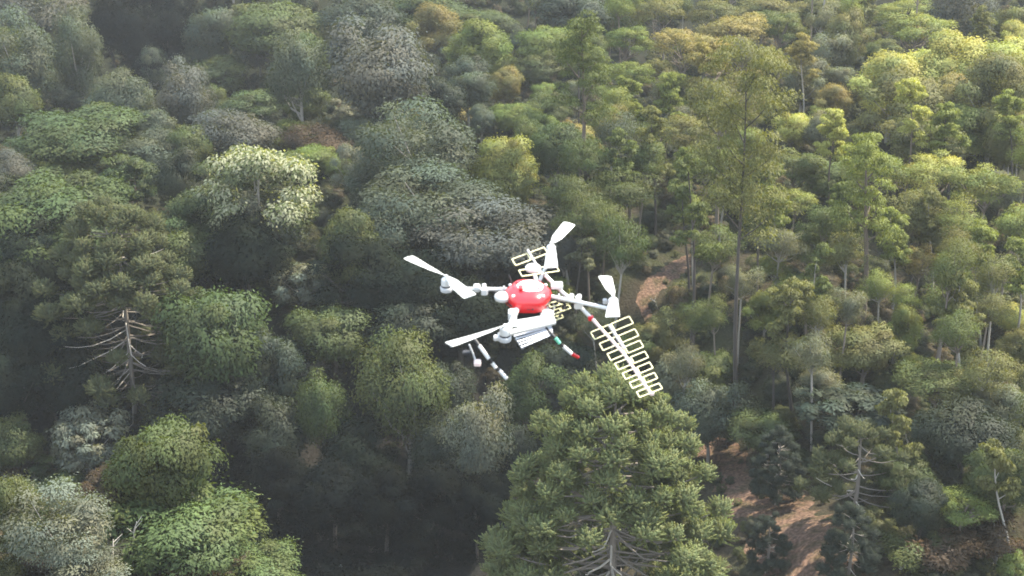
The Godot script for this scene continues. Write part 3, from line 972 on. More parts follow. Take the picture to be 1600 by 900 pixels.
	var lead := rod("dangling_lead", [Vector3(-0.387, -0.080, 0.588), Vector3(-0.363, -0.140, 0.600), Vector3(-0.346, -0.180, 0.622)], 0.006, m.grey, d)
	block("connector", Vector3(-0.333, -0.190, 0.638), Vector3(0.045, 0.03, 0.05), m.pink, lead)
	block("connector", Vector3(-0.403, -0.120, 0.626), Vector3(0.05, 0.02, 0.04), m.dark, lead)
	rod("side_rail", [Vector3(-0.500, -0.000, 0.743), Vector3(-0.376, -0.000, 0.636), Vector3(-0.234, 0.000, 0.544)], 0.012, m.grey, d)
	rod("antenna_boom", [Vector3(0.110, 0.091, -0.081), Vector3(0.240, -0.012, 0.006), Vector3(0.339, -0.062, 0.078), Vector3(0.454, -0.147, 0.167)], 0.013, m.white, d)
	rod("antenna_boom", [Vector3(-0.004, 0.230, -0.176), Vector3(0.101, 0.083, -0.077)], 0.008, m.white, d)
	rod("antenna_boom", [Vector3(0.437, -0.132, 0.159), Vector3(0.639, -0.278, 0.371), Vector3(0.809, -0.447, 0.617)], 0.011, m.pink, d)
	rod("antenna_boom", [Vector3(0.548, -0.161, 0.186), Vector3(0.645, -0.258, 0.338)], 0.011, m.grey, d)
	block("boom_joint", Vector3(0.343, -0.058, 0.087), Vector3(0.06, 0.05, 0.06), m.white, d)
	block("boom_joint", Vector3(0.424, -0.129, 0.146), Vector3(0.035, 0.035, 0.035), m.red, d)
	block("boom_joint", Vector3(0.197, 0.035, -0.018), Vector3(0.08, 0.03, 0.07), m.white, d)
	block("boom_joint", Vector3(0.813, -0.439, 0.613), Vector3(0.025, 0.02, 0.025), m.pink, d)
	antenna_loop(Vector3(0.566, -0.173, 0.203), Vector3(0.134, 0.019, -0.077), Vector3(0.013, -0.015, 0.021), m.loop, d)
	antenna_loop(Vector3(0.611, -0.224, 0.275), Vector3(0.124, 0.014, -0.075), Vector3(0.012, -0.014, 0.021), m.loop, d)
	antenna_loop(Vector3(0.650, -0.268, 0.343), Vector3(0.114, 0.010, -0.073), Vector3(0.011, -0.013, 0.020), m.loop, d)
	antenna_loop(Vector3(0.688, -0.308, 0.409), Vector3(0.105, 0.006, -0.071), Vector3(0.011, -0.012, 0.020), m.loop, d)
	antenna_loop(Vector3(0.725, -0.347, 0.475), Vector3(0.096, 0.002, -0.069), Vector3(0.010, -0.011, 0.019), m.loop, d)
	antenna_loop(Vector3(0.760, -0.384, 0.539), Vector3(0.088, -0.002, -0.067), Vector3(0.009, -0.010, 0.019), m.loop, d)
	antenna_loop(Vector3(0.795, -0.420, 0.603), Vector3(0.080, -0.006, -0.065), Vector3(0.009, -0.009, 0.018), m.loop, d)
	antenna_loop(Vector3(0.014, 0.189, -0.155), Vector3(0.111, 0.010, -0.073), Vector3(0.013, -0.013, 0.021), m.loop, d)
	antenna_loop(Vector3(0.076, 0.110, -0.092), Vector3(0.128, -0.012, -0.062), Vector3(0.011, -0.012, 0.020), m.loop, d)
	antenna_loop(Vector3(0.212, -0.062, 0.055), Vector3(0.070, -0.015, -0.060), Vector3(0.007, -0.005, 0.016), m.loop, d)
	antenna_loop(Vector3(0.222, -0.098, 0.085), Vector3(0.063, -0.009, -0.063), Vector3(0.007, -0.004, 0.016), m.loop, d)
	antenna_loop(Vector3(0.206, -0.139, 0.118), Vector3(0.030, -0.021, -0.057), Vector3(0.006, -0.003, 0.015), m.loop, d)
	rod("stay", [Vector3(0.240, -0.027, 0.014), Vector3(0.257, -0.080, 0.064), Vector3(0.191, -0.158, 0.139)], 0.006, m.dark, d)
	rod("stay", [Vector3(0.162, -0.019, 0.010), Vector3(0.178, -0.087, 0.068), Vector3(0.160, -0.169, 0.145)], 0.006, m.grey, d)
	block("radio_box", Vector3(0.206, -0.075, 0.017), Vector3(0.1, 0.06, 0.08), m.dark, d)


const TREES := [
	["twiggy_tree", "feather", 1, "lilac", "pale", -67.40, -196.54, 6.55, 5.52, 1.23, "hazy grey-purple twiggy tree in the top left corner", "tree"],
	["twiggy_tree", "feather", 2, "grey", "pale", -58.74, -167.72, 4.75, 5.38, 4.51, "grey twiggy tree at the left edge just below the grey-purple corner tree", "tree"],
	["upright_tree", "tall", 0, "grey", "pale", -53.98, -177.17, 4.04, 7.08, 0.92, "tall grey tree with a pale cream top beside the dark gap", "tree"],
	["broadleaf_tree", "round", 2, "teal", "pale", -49.50, -191.47, 2.56, 3.84, 5.15, "small pale blue-green tree standing at the foot of the dark gap", "tree"],
	["broadleaf_tree", "round", 3, "grey", "pale", -41.70, -196.45, 4.24, 5.69, 0.84, "grey-green rounded tree left of the broad olive crown at the top edge", "tree"],
	["broadleaf_tree", "round", 0, "grey", "pale", -43.35, -197.09, 3.63, 3.65, 2.18, "grey-green rounded tree behind the thin lilac-grey tree", "tree"],
	["broadleaf_tree", "round", 3, "olive", "dark", -32.51, -193.38, 7.83, 5.51, 3.64, "broad olive-green crown at the top edge above the smooth grey dome tree", "tree"],
	["broadleaf_tree", "round", 2, "olive", "brown", -40.22, -192.52, 5.25, 3.69, 5.98, "olive rounded tree right of the thin lilac-grey tree", "tree"],
	["twiggy_tree", "feather", 2, "lilac", "pale", -35.51, -196.42, 2.52, 3.38, 2.86, "dull grey-lilac twiggy tree in front of the broad olive crown at the top edge", "tree"],
	["twiggy_tree", "feather", 0, "lilac", "pale", -33.96, -142.70, 3.13, 4.47, 4.67, "thin lilac-grey tree with a bare forked trunk below the dark gap", "tree"],
	["broadleaf_tree", "round", 0, "grey", "pale", -40.86, -146.08, 3.69, 4.04, 2.31, "mid-sized grey-green rounded tree right of the wide bright green crown at the left", "tree"],
	["broadleaf_tree", "round", 4, "teal", "brown", -56.61, -176.80, 3.88, 2.81, 2.77, "blue-green rounded tree in front of the cream-topped grey tree", "tree"],
	["broadleaf_tree", "round", 0, "olive", "pale", -56.77, -158.27, 3.48, 3.92, 4.22, "olive rounded tree left of the wide bright green crown at the left", "tree"],
	["broadleaf_tree", "round", 3, "green", "brown", -42.83, -132.78, 7.21, 3.58, 2.35, "wide bright green crown near the left edge", "tree"],
	["upright_tree", "tall", 1, "grey", "pale", -22.09, -145.64, 3.82, 6.00, 2.44, "tall smooth grey-green tree with a domed top", "tree"],
	["twiggy_tree", "feather", 0, "lilac", "pale", -13.82, -144.54, 6.31, 6.19, 5.15, "broad smoky grey tree right of the smooth dome tree", "tree"],
	["broadleaf_tree", "round", 4, "green", "dark", -32.33, -171.25, 4.52, 2.76, 4.13, "mid-green rounded tree behind the smoky tree behind the flowering tree", "tree"],
	["twiggy_tree", "feather", 0, "lilac", "pale", -27.44, -137.50, 4.42, 3.36, 0.56, "dark smoky grey tree behind the cream-flowering tree", "tree"],
	["broadleaf_tree", "round", 2, "grey", "pale", -35.89, -137.57, 2.59, 3.04, 0.19, "grey-green rounded tree left of the thin lilac-grey tree", "tree"],
	["broadleaf_tree", "round", 2, "grey", "pale", -33.39, -143.67, 2.02, 2.30, 6.22, "grey-green rounded tree in front of the thin lilac-grey tree", "tree"],
	["broadleaf_tree", "round", 1, "grey", "pale", -35.04, -132.31, 4.42, 2.23, 2.95, "grey-green rounded tree right of the wide bright green crown at the left", "tree"],
	["broadleaf_tree", "round", 3, "olive", "brown", -31.49, -132.60, 2.36, 3.16, 3.18, "olive rounded tree in front of the thin lilac-grey tree", "tree"],
	["broadleaf_tree", "round", 4, "olive", "brown", -43.00, -127.80, 4.86, 2.28, 0.38, "olive rounded tree behind the large leafy tree", "tree"],
	["twiggy_tree", "feather", 0, "lilac", "pale", -46.25, -125.76, 2.53, 2.49, 6.23, "dull grey-lilac twiggy tree left of the wide bright green crown at the left", "tree"],
	["coarse_leaved_tree", "coarse", 0, "green", "brown", -34.62, -123.43, 3.18, 2.59, 4.08, "mid-green coarse-leaved tree right of the large leafy tree", "tree"],
	["broadleaf_tree", "round", 0, "dark", "dark", -27.81, -114.46, 2.69, 3.62, 6.28, "dark green rounded tree left of the cream-flowering tree", "tree"],
	["coarse_leaved_shrub", "coarse", 0, "silver", "pale", -19.30, -154.17, 2.16, 1.89, 3.12, "small silvery knobbly tree below the smooth dome tree", "shrub"],
	["broadleaf_tree", "round", 0, "lime", "pale", -23.14, -143.95, 3.19, 1.95, 4.66, "bright lime-green rounded tree behind the lime tree by the blossom", "tree"],
	["twiggy_tree", "feather", 0, "brown", "brown", -19.00, -137.89, 3.44, 2.18, 6.02, "brown twiggy tree behind the lime tree by the blossom", "tree"],
	["flowering_tree", "flower", 0, "flower", "pale", -20.50, -110.24, 5.30, 5.45, 4.87, "large tree covered in cream-white blossom", "tree"],
	["broadleaf_tree", "round", 3, "lime", "brown", -20.00, -133.29, 3.12, 2.25, 0.98, "bright lime tree touching the right side of the flowering tree", "tree"],
	["broadleaf_tree", "round", 2, "lime", "brown", -16.81, -131.52, 1.87, 1.55, 5.93, "bright lime-green rounded tree right of the lime tree by the blossom", "tree"],
	["broadleaf_tree", "round", 0, "shadowed", "dark", -55.15, -194.45, 3.24, 5.15, 2.20, "mid-sized very dark rounded tree left of the dark gap", "tree"],
	["broadleaf_tree", "round", 4, "shadowed", "dark", -51.57, -193.79, 3.81, 5.11, 6.12, "very dark rounded tree left of the dark gap", "tree"],
	["broadleaf_tree", "round", 2, "shadowed", "dark", -47.96, -195.84, 3.85, 5.17, 6.27, "very dark rounded tree right of the dark gap", "tree"],
	["broadleaf_tree", "round", 0, "shadowed", "dark", -50.38, -192.56, 3.23, 3.80, 3.57, "very dark rounded tree behind the small tree below the dark gap", "tree"],
	["upright_tree", "tall", 0, "shadowed", "dark", -47.33, -203.15, 3.37, 4.37, 3.20, "very dark upright tree right of the dark gap", "tree"],
	["upright_tree", "tall", 1, "shadowed", "dark", -52.29, -206.73, 3.43, 4.44, 4.88, "mid-sized very dark upright tree behind the dark gap", "tree"],
	["upright_tree", "tall", 1, "shadowed", "dark", -56.95, -208.88, 4.07, 4.42, 2.93, "very dark upright tree behind the dark gap", "tree"],
	["broadleaf_tree", "round", 1, "teal", "pale", -20.14, -194.80, 6.51, 4.14, 3.50, "blue-green tree at the top edge left of the middle", "tree"],
	["broadleaf_tree", "round", 0, "green", "brown", -13.49, -205.63, 7.74, 3.48, 5.08, "mid-green rounded tree right of the blue-green top-edge tree", "tree"],
	["broadleaf_tree", "round", 1, "gold", "brown", -10.87, -196.18, 4.02, 3.88, 6.09, "golden-olive rounded tree left of the rounded lime crown", "tree"],
	["coarse_leaved_tree", "coarse", 1, "silver", "pale", -10.49, -196.57, 3.41, 2.55, 3.88, "pale silvery coarse-leaved tree left of the rounded lime crown", "tree"],
	["broadleaf_tree", "round", 3, "olive", "dark", -3.74, -206.07, 5.77, 2.82, 5.16, "olive rounded tree behind the rounded lime crown", "tree"],
	["broadleaf_tree", "round", 0, "lime", "brown", -4.19, -176.66, 4.21, 4.00, 4.61, "bright rounded lime crown above the middle of the forest", "tree"],
	["broadleaf_tree", "round", 2, "lime", "dark", -6.42, -180.04, 2.67, 2.30, 3.34, "bright lime-green rounded tree left of the rounded lime crown", "tree"],
	["broadleaf_tree", "round", 0, "grey", "pale", 1.33, -194.35, 2.48, 2.51, 3.10, "grey-green rounded tree left of the lime crown by the forked tree", "tree"],
	["broadleaf_tree", "round", 3, "lime", "dark", 3.78, -180.21, 4.49, 3.78, 2.61, "bright lime crown left of the tall forked tree", "tree"],
	["broadleaf_tree", "round", 2, "teal", "brown", 7.51, -195.20, 5.77, 4.25, 3.37, "blue-green rounded tree behind the lime crown by the forked tree", "tree"],
	["upright_tree", "tall", 1, "lime", "pale", 16.81, -200.94, 2.55, 4.37, 5.62, "tall pale lime tree at the top edge", "tree"],
	["upright_tree", "tall", 2, "green", "brown", 13.66, -198.31, 2.52, 4.32, 5.94, "mid-green upright tree left of the tall lime top-edge tree", "tree"],
	["broadleaf_tree", "round", 4, "lime", "brown", -1.67, -182.11, 2.70, 2.06, 5.82, "bright lime-green rounded tree in front of the rounded lime crown", "tree"],
	["broadleaf_tree", "round", 2, "gold", "brown", -0.45, -162.06, 2.26, 2.80, 1.68, "golden-olive rounded tree in front of the rounded lime crown", "tree"],
	["broadleaf_tree", "round", 1, "olive", "brown", 3.40, -176.42, 3.46, 2.41, 2.31, "olive rounded tree in front of the lime crown by the forked tree", "tree"],
	["broadleaf_tree", "round", 3, "lime", "brown", 3.39, -159.66, 1.75, 1.89, 2.42, "bright lime-green rounded tree in front of the lime crown by the forked tree", "tree"],
	["broadleaf_tree", "round", 3, "grey", "pale", -4.88, -155.90, 2.90, 3.41, 0.73, "grey-green rounded tree in front of the rounded lime crown", "tree"],
	["broadleaf_tree", "round", 4, "olive", "brown", 4.08, -152.12, 3.01, 2.35, 0.39, "olive rounded tree left of the tall forked tree", "tree"],
	["umbrella_tree", "umbrella", 2, "lime", "brown", 13.42, -157.91, 2.51, 2.47, 2.51, "bright lime-green flat-topped tree right of the tall forked tree", "tree"],
	["umbrella_tree", "umbrella", 0, "lime", "brown", 13.97, -172.28, 3.39, 2.84, 4.48, "bright lime-green flat-topped tree in front of the tall lime top-edge tree", "tree"],
	["broadleaf_tree", "round", 2, "dark", "dark", -7.81, -153.63, 3.04, 3.35, 3.04, "dark green rounded tree behind the low golden tree", "tree"],
	["broadleaf_tree", "round", 4, "gold", "brown", -9.66, -157.83, 5.04, 1.44, 3.06, "low golden-olive tree above the smoky ball-shaped tree", "tree"],
	["broadleaf_tree", "round", 3, "grey", "pale", -13.44, -146.34, 2.90, 2.50, 3.73, "mid-sized grey-green rounded tree in front of the broad smoky grey tree", "tree"],
	["broadleaf_tree", "round", 4, "grey", "pale", -15.19, -140.60, 3.11, 2.49, 2.24, "grey-green rounded tree in front of the broad smoky grey tree", "tree"],
	["twiggy_tree", "feather", 2, "grey", "pale", -7.51, -121.20, 5.27, 4.36, 4.36, "smooth ball-shaped dark grey-green tree behind the drone", "tree"],
	["broadleaf_tree", "round", 4, "fresh2", "dark", -0.80, -120.92, 3.10, 3.78, 4.79, "bright yellow-green tree right of the smoky ball-shaped tree", "tree"],
	["broadleaf_tree", "round", 1, "fresh2", "brown", 0.00, -119.47, 2.81, 2.62, 3.13, "yellow-green rounded tree in front of the bright yellow-green tree", "tree"],
	["broadleaf_tree", "round", 2, "lime", "brown", 0.35, -148.78, 2.95, 2.06, 0.33, "bright lime-green rounded tree behind the bright yellow-green tree", "tree"],
	["broadleaf_tree", "round", 2, "lime", "brown", 2.86, -146.23, 1.91, 2.14, 3.70, "bright lime-green rounded tree behind the leafy green tree", "tree"],
	["broadleaf_tree", "round", 2, "grey", "pale", -3.31, -148.33, 1.93, 2.17, 2.53, "grey-green rounded tree right of the low golden tree", "tree"],
	["broadleaf_tree", "round", 0, "olive", "brown", 1.32, -140.88, 1.85, 2.07, 0.54, "olive rounded tree right of the bright yellow-green tree", "tree"],
	["broadleaf_tree", "round", 2, "green", "pale", 4.17, -127.27, 3.26, 3.56, 0.20, "leafy green tree left of the tall forked trunk", "tree"],
	["broadleaf_tree", "round", 1, "silver", "pale", -14.47, -126.06, 1.92, 2.58, 4.95, "pale silvery rounded tree left of the smoky ball-shaped tree", "tree"],
	["twiggy_tree", "feather", 1, "grey", "pale", -12.63, -121.55, 2.45, 2.98, 0.30, "mid-sized grey-green twiggy tree left of the smoky ball-shaped tree", "tree"],
	["airy_tree", "airy", 1, "green", "dark", 6.68, -114.05, 2.65, 2.57, 4.01, "mid-green thin-leaved tree in front of the tall forked tree", "tree"],
	["airy_tree", "airy", 2, "sungreen", "stem", 10.81, -115.24, 2.10, 2.49, 4.73, "mid-green thin-leaved tree right of the tall forked tree", "tree"],
	["umbrella_tree", "umbrella", 0, "sunyellow", "stem", 14.00, -135.34, 2.59, 1.89, 5.17, "yellow-green flat-topped tree right of the tall forked tree", "tree"],
	["umbrella_tree", "umbrella", 2, "sunolive", "stem", 16.90, -129.51, 3.39, 2.47, 4.27, "olive flat-topped tree left of the tallest trunk", "tree"],
	["airy_tree", "airy", 0, "grey", "pale", 8.89, -123.15, 2.48, 2.62, 4.91, "grey-green thin-leaved tree right of the tall forked tree", "tree"],
	["airy_tree", "airy", 0, "olive", "brown", 9.75, -111.53, 3.42, 2.09, 2.37, "olive thin-leaved tree right of the tall forked tree", "tree"],
	["airy_tree", "airy", 1, "olive", "brown", 4.73, -111.10, 2.87, 2.41, 5.03, "olive thin-leaved tree in front of the tall forked tree", "tree"],
	["twiggy_tree", "feather", 2, "grey", "pale", -5.91, -113.04, 5.87, 3.03, 4.57, "wide grey-green tree left of the drone rotor mast", "tree"],
	["twiggy_tree", "feather", 2, "lilac", "pale", -1.46, -109.02, 5.95, 2.89, 5.22, "broad silver-grey crown directly behind the drone", "tree"],
	["broadleaf_tree", "round", 3, "grey", "pale", -10.45, -109.55, 3.85, 3.38, 1.95, "grey-green rounded tree left of the wide grey-green tree", "tree"],
	["broadleaf_tree", "round", 1, "olive", "dark", -13.21, -105.77, 2.78, 3.73, 0.61, "olive rounded tree right of the pale silvery shrub", "tree"],
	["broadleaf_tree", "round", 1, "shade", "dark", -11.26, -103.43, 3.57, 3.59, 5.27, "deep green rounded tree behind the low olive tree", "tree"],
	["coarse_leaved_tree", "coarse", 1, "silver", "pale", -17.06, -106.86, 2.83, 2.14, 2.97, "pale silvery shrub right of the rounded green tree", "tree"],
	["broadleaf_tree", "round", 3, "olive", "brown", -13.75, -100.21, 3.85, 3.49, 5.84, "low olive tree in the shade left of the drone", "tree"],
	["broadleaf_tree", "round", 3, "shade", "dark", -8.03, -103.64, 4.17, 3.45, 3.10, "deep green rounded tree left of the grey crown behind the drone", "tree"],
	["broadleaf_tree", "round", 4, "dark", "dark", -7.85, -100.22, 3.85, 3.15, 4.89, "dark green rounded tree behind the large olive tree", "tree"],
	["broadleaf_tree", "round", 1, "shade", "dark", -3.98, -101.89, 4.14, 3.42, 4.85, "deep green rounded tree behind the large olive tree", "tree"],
	["broadleaf_tree", "round", 0, "lilac", "pale", 4.69, -108.83, 2.85, 3.29, 2.17, "dull grey-lilac rounded tree right of the grey crown behind the drone", "tree"],
	["airy_tree", "airy", 1, "olive", "brown", 6.32, -106.23, 2.51, 3.06, 2.37, "mid-sized olive thin-leaved tree in front of the tall forked tree", "tree"],
	["airy_tree", "airy", 1, "green", "pale", 7.92, -103.34, 2.46, 3.15, 3.61, "mid-green thin-leaved tree left of the bare earth bank", "tree"],
	["leafless_shrub", "bare", 0, "lilac", "deadwood", -15.89, -100.49, 2.37, 2.06, 3.02, "leafless pale grey bush at the edge of the dark hollow", "shrub"],
	["upright_tree", "tall", 0, "olive", "pale", -7.58, -91.34, 4.12, 5.75, 4.38, "large rounded olive tree below the drone on the left", "tree"],
	["upright_tree", "tall", 1, "green", "brown", -13.10, -91.64, 2.40, 4.39, 2.20, "narrow bright-topped green tree left of the large olive tree", "tree"],
	["upright_tree", "tall", 0, "green", "brown", 1.05, -95.92, 2.95, 3.61, 1.61, "small fresh green tree under the drone legs", "tree"],
	["twiggy_tree", "feather", 1, "silver", "pale", -2.57, -87.56, 2.42, 4.27, 2.37, "silver-grey tree in the shade left of the big araucaria", "tree"],
	["broadleaf_tree", "round", 4, "dark", "dark", -4.71, -94.43, 2.57, 3.45, 0.41, "dark green rounded tree right of the large olive tree", "tree"],
	["broadleaf_tree", "round", 3, "dark", "dark", 4.38, -98.31, 2.89, 3.05, 5.71, "dark green rounded tree right of the green tree under the drone", "tree"],
	["broadleaf_tree", "round", 3, "lilac", "pale", 2.90, -96.99, 2.29, 2.75, 0.74, "dull grey-lilac rounded tree right of the green tree under the drone", "tree"],
	["broadleaf_tree", "round", 4, "green", "brown", -36.16, -108.51, 6.38, 4.28, 0.64, "large leafy green tree behind the old araucaria", "tree"],
	["broadleaf_tree", "round", 1, "green", "brown", -26.00, -111.46, 3.78, 2.70, 0.22, "mid-green rounded tree left of the cream-flowering tree", "tree"],
	["broadleaf_tree", "round", 4, "olive", "dark", -26.57, -107.41, 3.68, 3.35, 3.08, "olive rounded tree right of the old araucaria", "tree"],
	["broadleaf_tree", "round", 3, "green", "brown", -21.74, -96.71, 4.96, 6.18, 5.97, "big rounded green tree right of the old araucaria", "tree"],
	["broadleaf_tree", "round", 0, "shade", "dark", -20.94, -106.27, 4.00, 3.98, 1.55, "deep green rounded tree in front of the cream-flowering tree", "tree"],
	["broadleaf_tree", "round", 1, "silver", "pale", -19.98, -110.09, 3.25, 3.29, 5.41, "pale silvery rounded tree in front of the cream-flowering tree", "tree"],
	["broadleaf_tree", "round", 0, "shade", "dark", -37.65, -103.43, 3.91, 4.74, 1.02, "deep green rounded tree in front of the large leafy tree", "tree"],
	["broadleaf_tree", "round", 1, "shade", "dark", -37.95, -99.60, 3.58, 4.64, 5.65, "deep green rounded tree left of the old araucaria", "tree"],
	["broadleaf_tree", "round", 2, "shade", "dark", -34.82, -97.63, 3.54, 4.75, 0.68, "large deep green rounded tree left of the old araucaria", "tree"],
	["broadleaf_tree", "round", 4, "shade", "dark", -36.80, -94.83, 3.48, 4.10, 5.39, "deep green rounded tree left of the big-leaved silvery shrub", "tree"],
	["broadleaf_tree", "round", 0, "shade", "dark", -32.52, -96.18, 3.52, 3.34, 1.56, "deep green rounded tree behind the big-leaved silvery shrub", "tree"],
	["broadleaf_tree", "round", 4, "dark", "dark", -21.86, -93.97, 4.25, 3.77, 5.59, "dark green rounded tree in front of the big rounded green tree", "tree"],
	["broadleaf_tree", "round", 2, "teal", "pale", -18.18, -96.68, 2.84, 3.81, 3.52, "blue-green rounded tree right of the big rounded green tree", "tree"],
	["broadleaf_tree", "round", 0, "olive", "brown", -36.06, -92.03, 2.43, 2.63, 1.71, "olive rounded tree left of the big-leaved silvery shrub", "tree"],
	["coarse_leaved_tree", "coarse", 1, "silver", "pale", -30.90, -92.56, 3.11, 2.99, 5.92, "silvery shrub with big pale leaves on the left bank", "tree"],
	["broadleaf_tree", "round", 3, "olive", "brown", -16.75, -59.96, 2.68, 3.49, 1.01, "rounded olive bush at the edge of the dark hollow", "tree"],
	["coarse_leaved_shrub", "coarse", 0, "green", "dark", -33.04, -91.08, 2.54, 1.64, 3.41, "mid-green coarse-leaved tree in front of the big-leaved silvery shrub", "shrub"],
	["shrub", "shrub", 1, "brown", "pale", -35.28, -93.28, 3.38, 1.35, 0.34, "brown bushy shrub left of the big-leaved silvery shrub", "shrub"],
	["twiggy_tree", "feather", 2, "silver", "pale", -19.40, -53.90, 2.32, 2.08, 4.94, "pale mint feathery shrub in the bottom left", "tree"],
	["broadleaf_tree", "round", 3, "fresh", "brown", -15.30, -57.94, 3.99, 2.77, 4.31, "fresh green broad-leaved shrub on the bottom left bank", "tree"],
	["broadleaf_tree", "round", 1, "olive", "brown", -21.77, -54.42, 1.47, 2.35, 5.93, "olive rounded tree left of the pale mint shrub", "tree"],
	["shrub", "shrub", 2, "brown", "brown", -16.63, -57.40, 3.27, 1.10, 4.56, "brown withered shrub with pale dead sticks", "shrub"],
	["broadleaf_tree", "round", 4, "fresh", "dark", -12.77, -61.73, 2.69, 1.82, 0.69, "fresh green rounded tree right of the fresh green shrub", "tree"],
	["shrub", "shrub", 1, "brown", "dark", -21.24, -54.91, 2.11, 0.69, 5.66, "brown bushy shrub in front of the pale mint shrub", "shrub"],
	["twiggy_tree", "feather", 2, "silver", "pale", -18.53, -52.78, 1.97, 1.15, 6.04, "pale silvery twiggy tree in front of the pale mint shrub", "tree"],
	["broadleaf_tree", "round", 2, "brown", "brown", -19.27, -59.34, 1.44, 1.42, 1.94, "brown rounded tree left of the rounded olive bush", "tree"],
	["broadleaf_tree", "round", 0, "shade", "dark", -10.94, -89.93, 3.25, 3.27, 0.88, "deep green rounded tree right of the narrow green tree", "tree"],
	["broadleaf_tree", "round", 1, "shadowed", "dark", -14.78, -87.43, 2.23, 1.87, 6.17, "mid-sized very dark rounded tree behind the dark hollow", "tree"],
	["broadleaf_tree", "round", 3, "shadowed", "dark", -6.98, -84.35, 2.17, 1.40, 3.31, "very dark rounded tree right of the dark hollow", "tree"],
	["shrub", "shrub", 2, "shadowed", "dark", -18.33, -89.27, 2.48, 1.16, 4.36, "very dark bushy shrub right of the fresh green shrub", "shrub"],  # near-black shrubs from here on fill the hollow to paint its shade
	["shrub", "shrub", 2, "shadowed", "dark", -16.37, -85.41, 2.39, 1.12, 0.64, "very dark bushy shrub left of the dark hollow", "shrub"],
	["shrub", "shrub", 0, "shadowed", "dark", -12.90, -82.45, 2.79, 0.97, 0.49, "very dark bushy shrub in front of the dark hollow", "shrub"],
	["shrub", "shrub", 2, "shadowed", "dark", -8.05, -81.04, 2.74, 0.96, 5.90, "large very dark bushy shrub in front of the dark hollow", "shrub"],
	["shrub", "shrub", 0, "shadowed", "dark", -20.33, -93.02, 2.04, 1.43, 5.65, "very dark bushy shrub behind the fresh green shrub", "shrub"],
	["shrub", "shrub", 0, "shadowed", "dark", -10.95, -88.71, 2.96, 1.03, 4.41, "very dark bushy shrub behind the dark hollow", "shrub"],
	["shrub", "shrub", 1, "shadowed", "dark", -13.38, -86.28, 2.41, 0.84, 5.87, "mid-sized very dark bushy shrub left of the dark hollow", "shrub"],
	["shrub", "shrub", 1, "shadowed", "dark", -9.71, -85.05, 2.86, 0.66, 5.00, "very dark bushy shrub right of the dark hollow", "shrub"],
	["shrub", "shrub", 0, "shadowed", "dark", -4.38, -84.24, 2.36, 0.82, 0.54, "mid-sized very dark bushy shrub right of the dark hollow", "shrub"],
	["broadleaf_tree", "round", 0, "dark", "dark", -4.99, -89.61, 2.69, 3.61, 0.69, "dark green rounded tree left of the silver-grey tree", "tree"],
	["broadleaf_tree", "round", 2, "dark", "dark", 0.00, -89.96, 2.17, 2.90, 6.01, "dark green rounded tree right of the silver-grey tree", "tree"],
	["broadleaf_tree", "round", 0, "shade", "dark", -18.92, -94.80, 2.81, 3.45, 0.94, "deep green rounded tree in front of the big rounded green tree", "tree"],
	["broadleaf_tree", "round", 4, "shadowed", "dark", -1.75, -85.52, 2.08, 2.52, 3.26, "very dark rounded tree in front of the silver-grey tree", "tree"],
	["broadleaf_tree", "round", 0, "shadowed", "dark", -8.61, -83.88, 2.79, 3.21, 0.00, "very dark rounded tree behind the dark hollow", "tree"],
	["broadleaf_tree", "round", 1, "shadowed", "dark", -5.23, -84.97, 2.82, 2.98, 6.13, "very dark rounded tree left of the silver-grey tree", "tree"],
	["broadleaf_tree", "round", 2, "shadowed", "dark", -12.26, -85.53, 2.84, 2.86, 2.11, "large very dark rounded tree behind the dark hollow", "tree"],
	["broadleaf_tree", "round", 0, "shadowed", "dark", -16.53, -87.64, 2.51, 2.95, 5.64, "very dark rounded tree right of the fresh green shrub", "tree"],
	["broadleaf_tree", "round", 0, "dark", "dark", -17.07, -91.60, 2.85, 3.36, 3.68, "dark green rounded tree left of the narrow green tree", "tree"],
	["broadleaf_tree", "round", 2, "shadowed", "dark", -2.36, -83.29, 1.85, 2.61, 3.27, "mid-sized very dark rounded tree in front of the silver-grey tree", "tree"],
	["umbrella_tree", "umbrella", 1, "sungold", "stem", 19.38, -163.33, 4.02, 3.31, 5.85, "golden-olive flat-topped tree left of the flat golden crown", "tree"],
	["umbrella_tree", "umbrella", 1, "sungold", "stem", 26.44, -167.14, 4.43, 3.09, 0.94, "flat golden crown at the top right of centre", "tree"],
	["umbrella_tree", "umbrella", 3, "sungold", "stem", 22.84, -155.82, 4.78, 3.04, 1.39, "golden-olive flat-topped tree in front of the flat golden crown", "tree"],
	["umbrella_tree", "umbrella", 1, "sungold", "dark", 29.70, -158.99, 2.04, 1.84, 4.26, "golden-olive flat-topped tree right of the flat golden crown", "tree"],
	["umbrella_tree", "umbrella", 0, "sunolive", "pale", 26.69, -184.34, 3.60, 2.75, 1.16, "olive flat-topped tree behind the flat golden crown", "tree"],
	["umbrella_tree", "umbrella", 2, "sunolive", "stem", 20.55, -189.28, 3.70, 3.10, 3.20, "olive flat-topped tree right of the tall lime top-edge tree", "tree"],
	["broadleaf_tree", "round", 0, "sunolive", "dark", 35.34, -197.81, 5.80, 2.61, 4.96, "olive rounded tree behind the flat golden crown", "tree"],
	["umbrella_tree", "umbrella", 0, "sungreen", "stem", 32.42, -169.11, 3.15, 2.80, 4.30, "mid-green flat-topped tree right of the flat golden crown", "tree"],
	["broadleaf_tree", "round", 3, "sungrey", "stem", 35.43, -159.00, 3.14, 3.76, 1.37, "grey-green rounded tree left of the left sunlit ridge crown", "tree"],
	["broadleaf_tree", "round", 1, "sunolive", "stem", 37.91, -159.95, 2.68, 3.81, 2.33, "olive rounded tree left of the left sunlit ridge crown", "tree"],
	["broadleaf_tree", "round", 0, "sungreen", "stem", 44.57, -168.95, 3.00, 1.83, 6.22, "mid-green rounded tree behind the left sunlit ridge crown", "tree"],
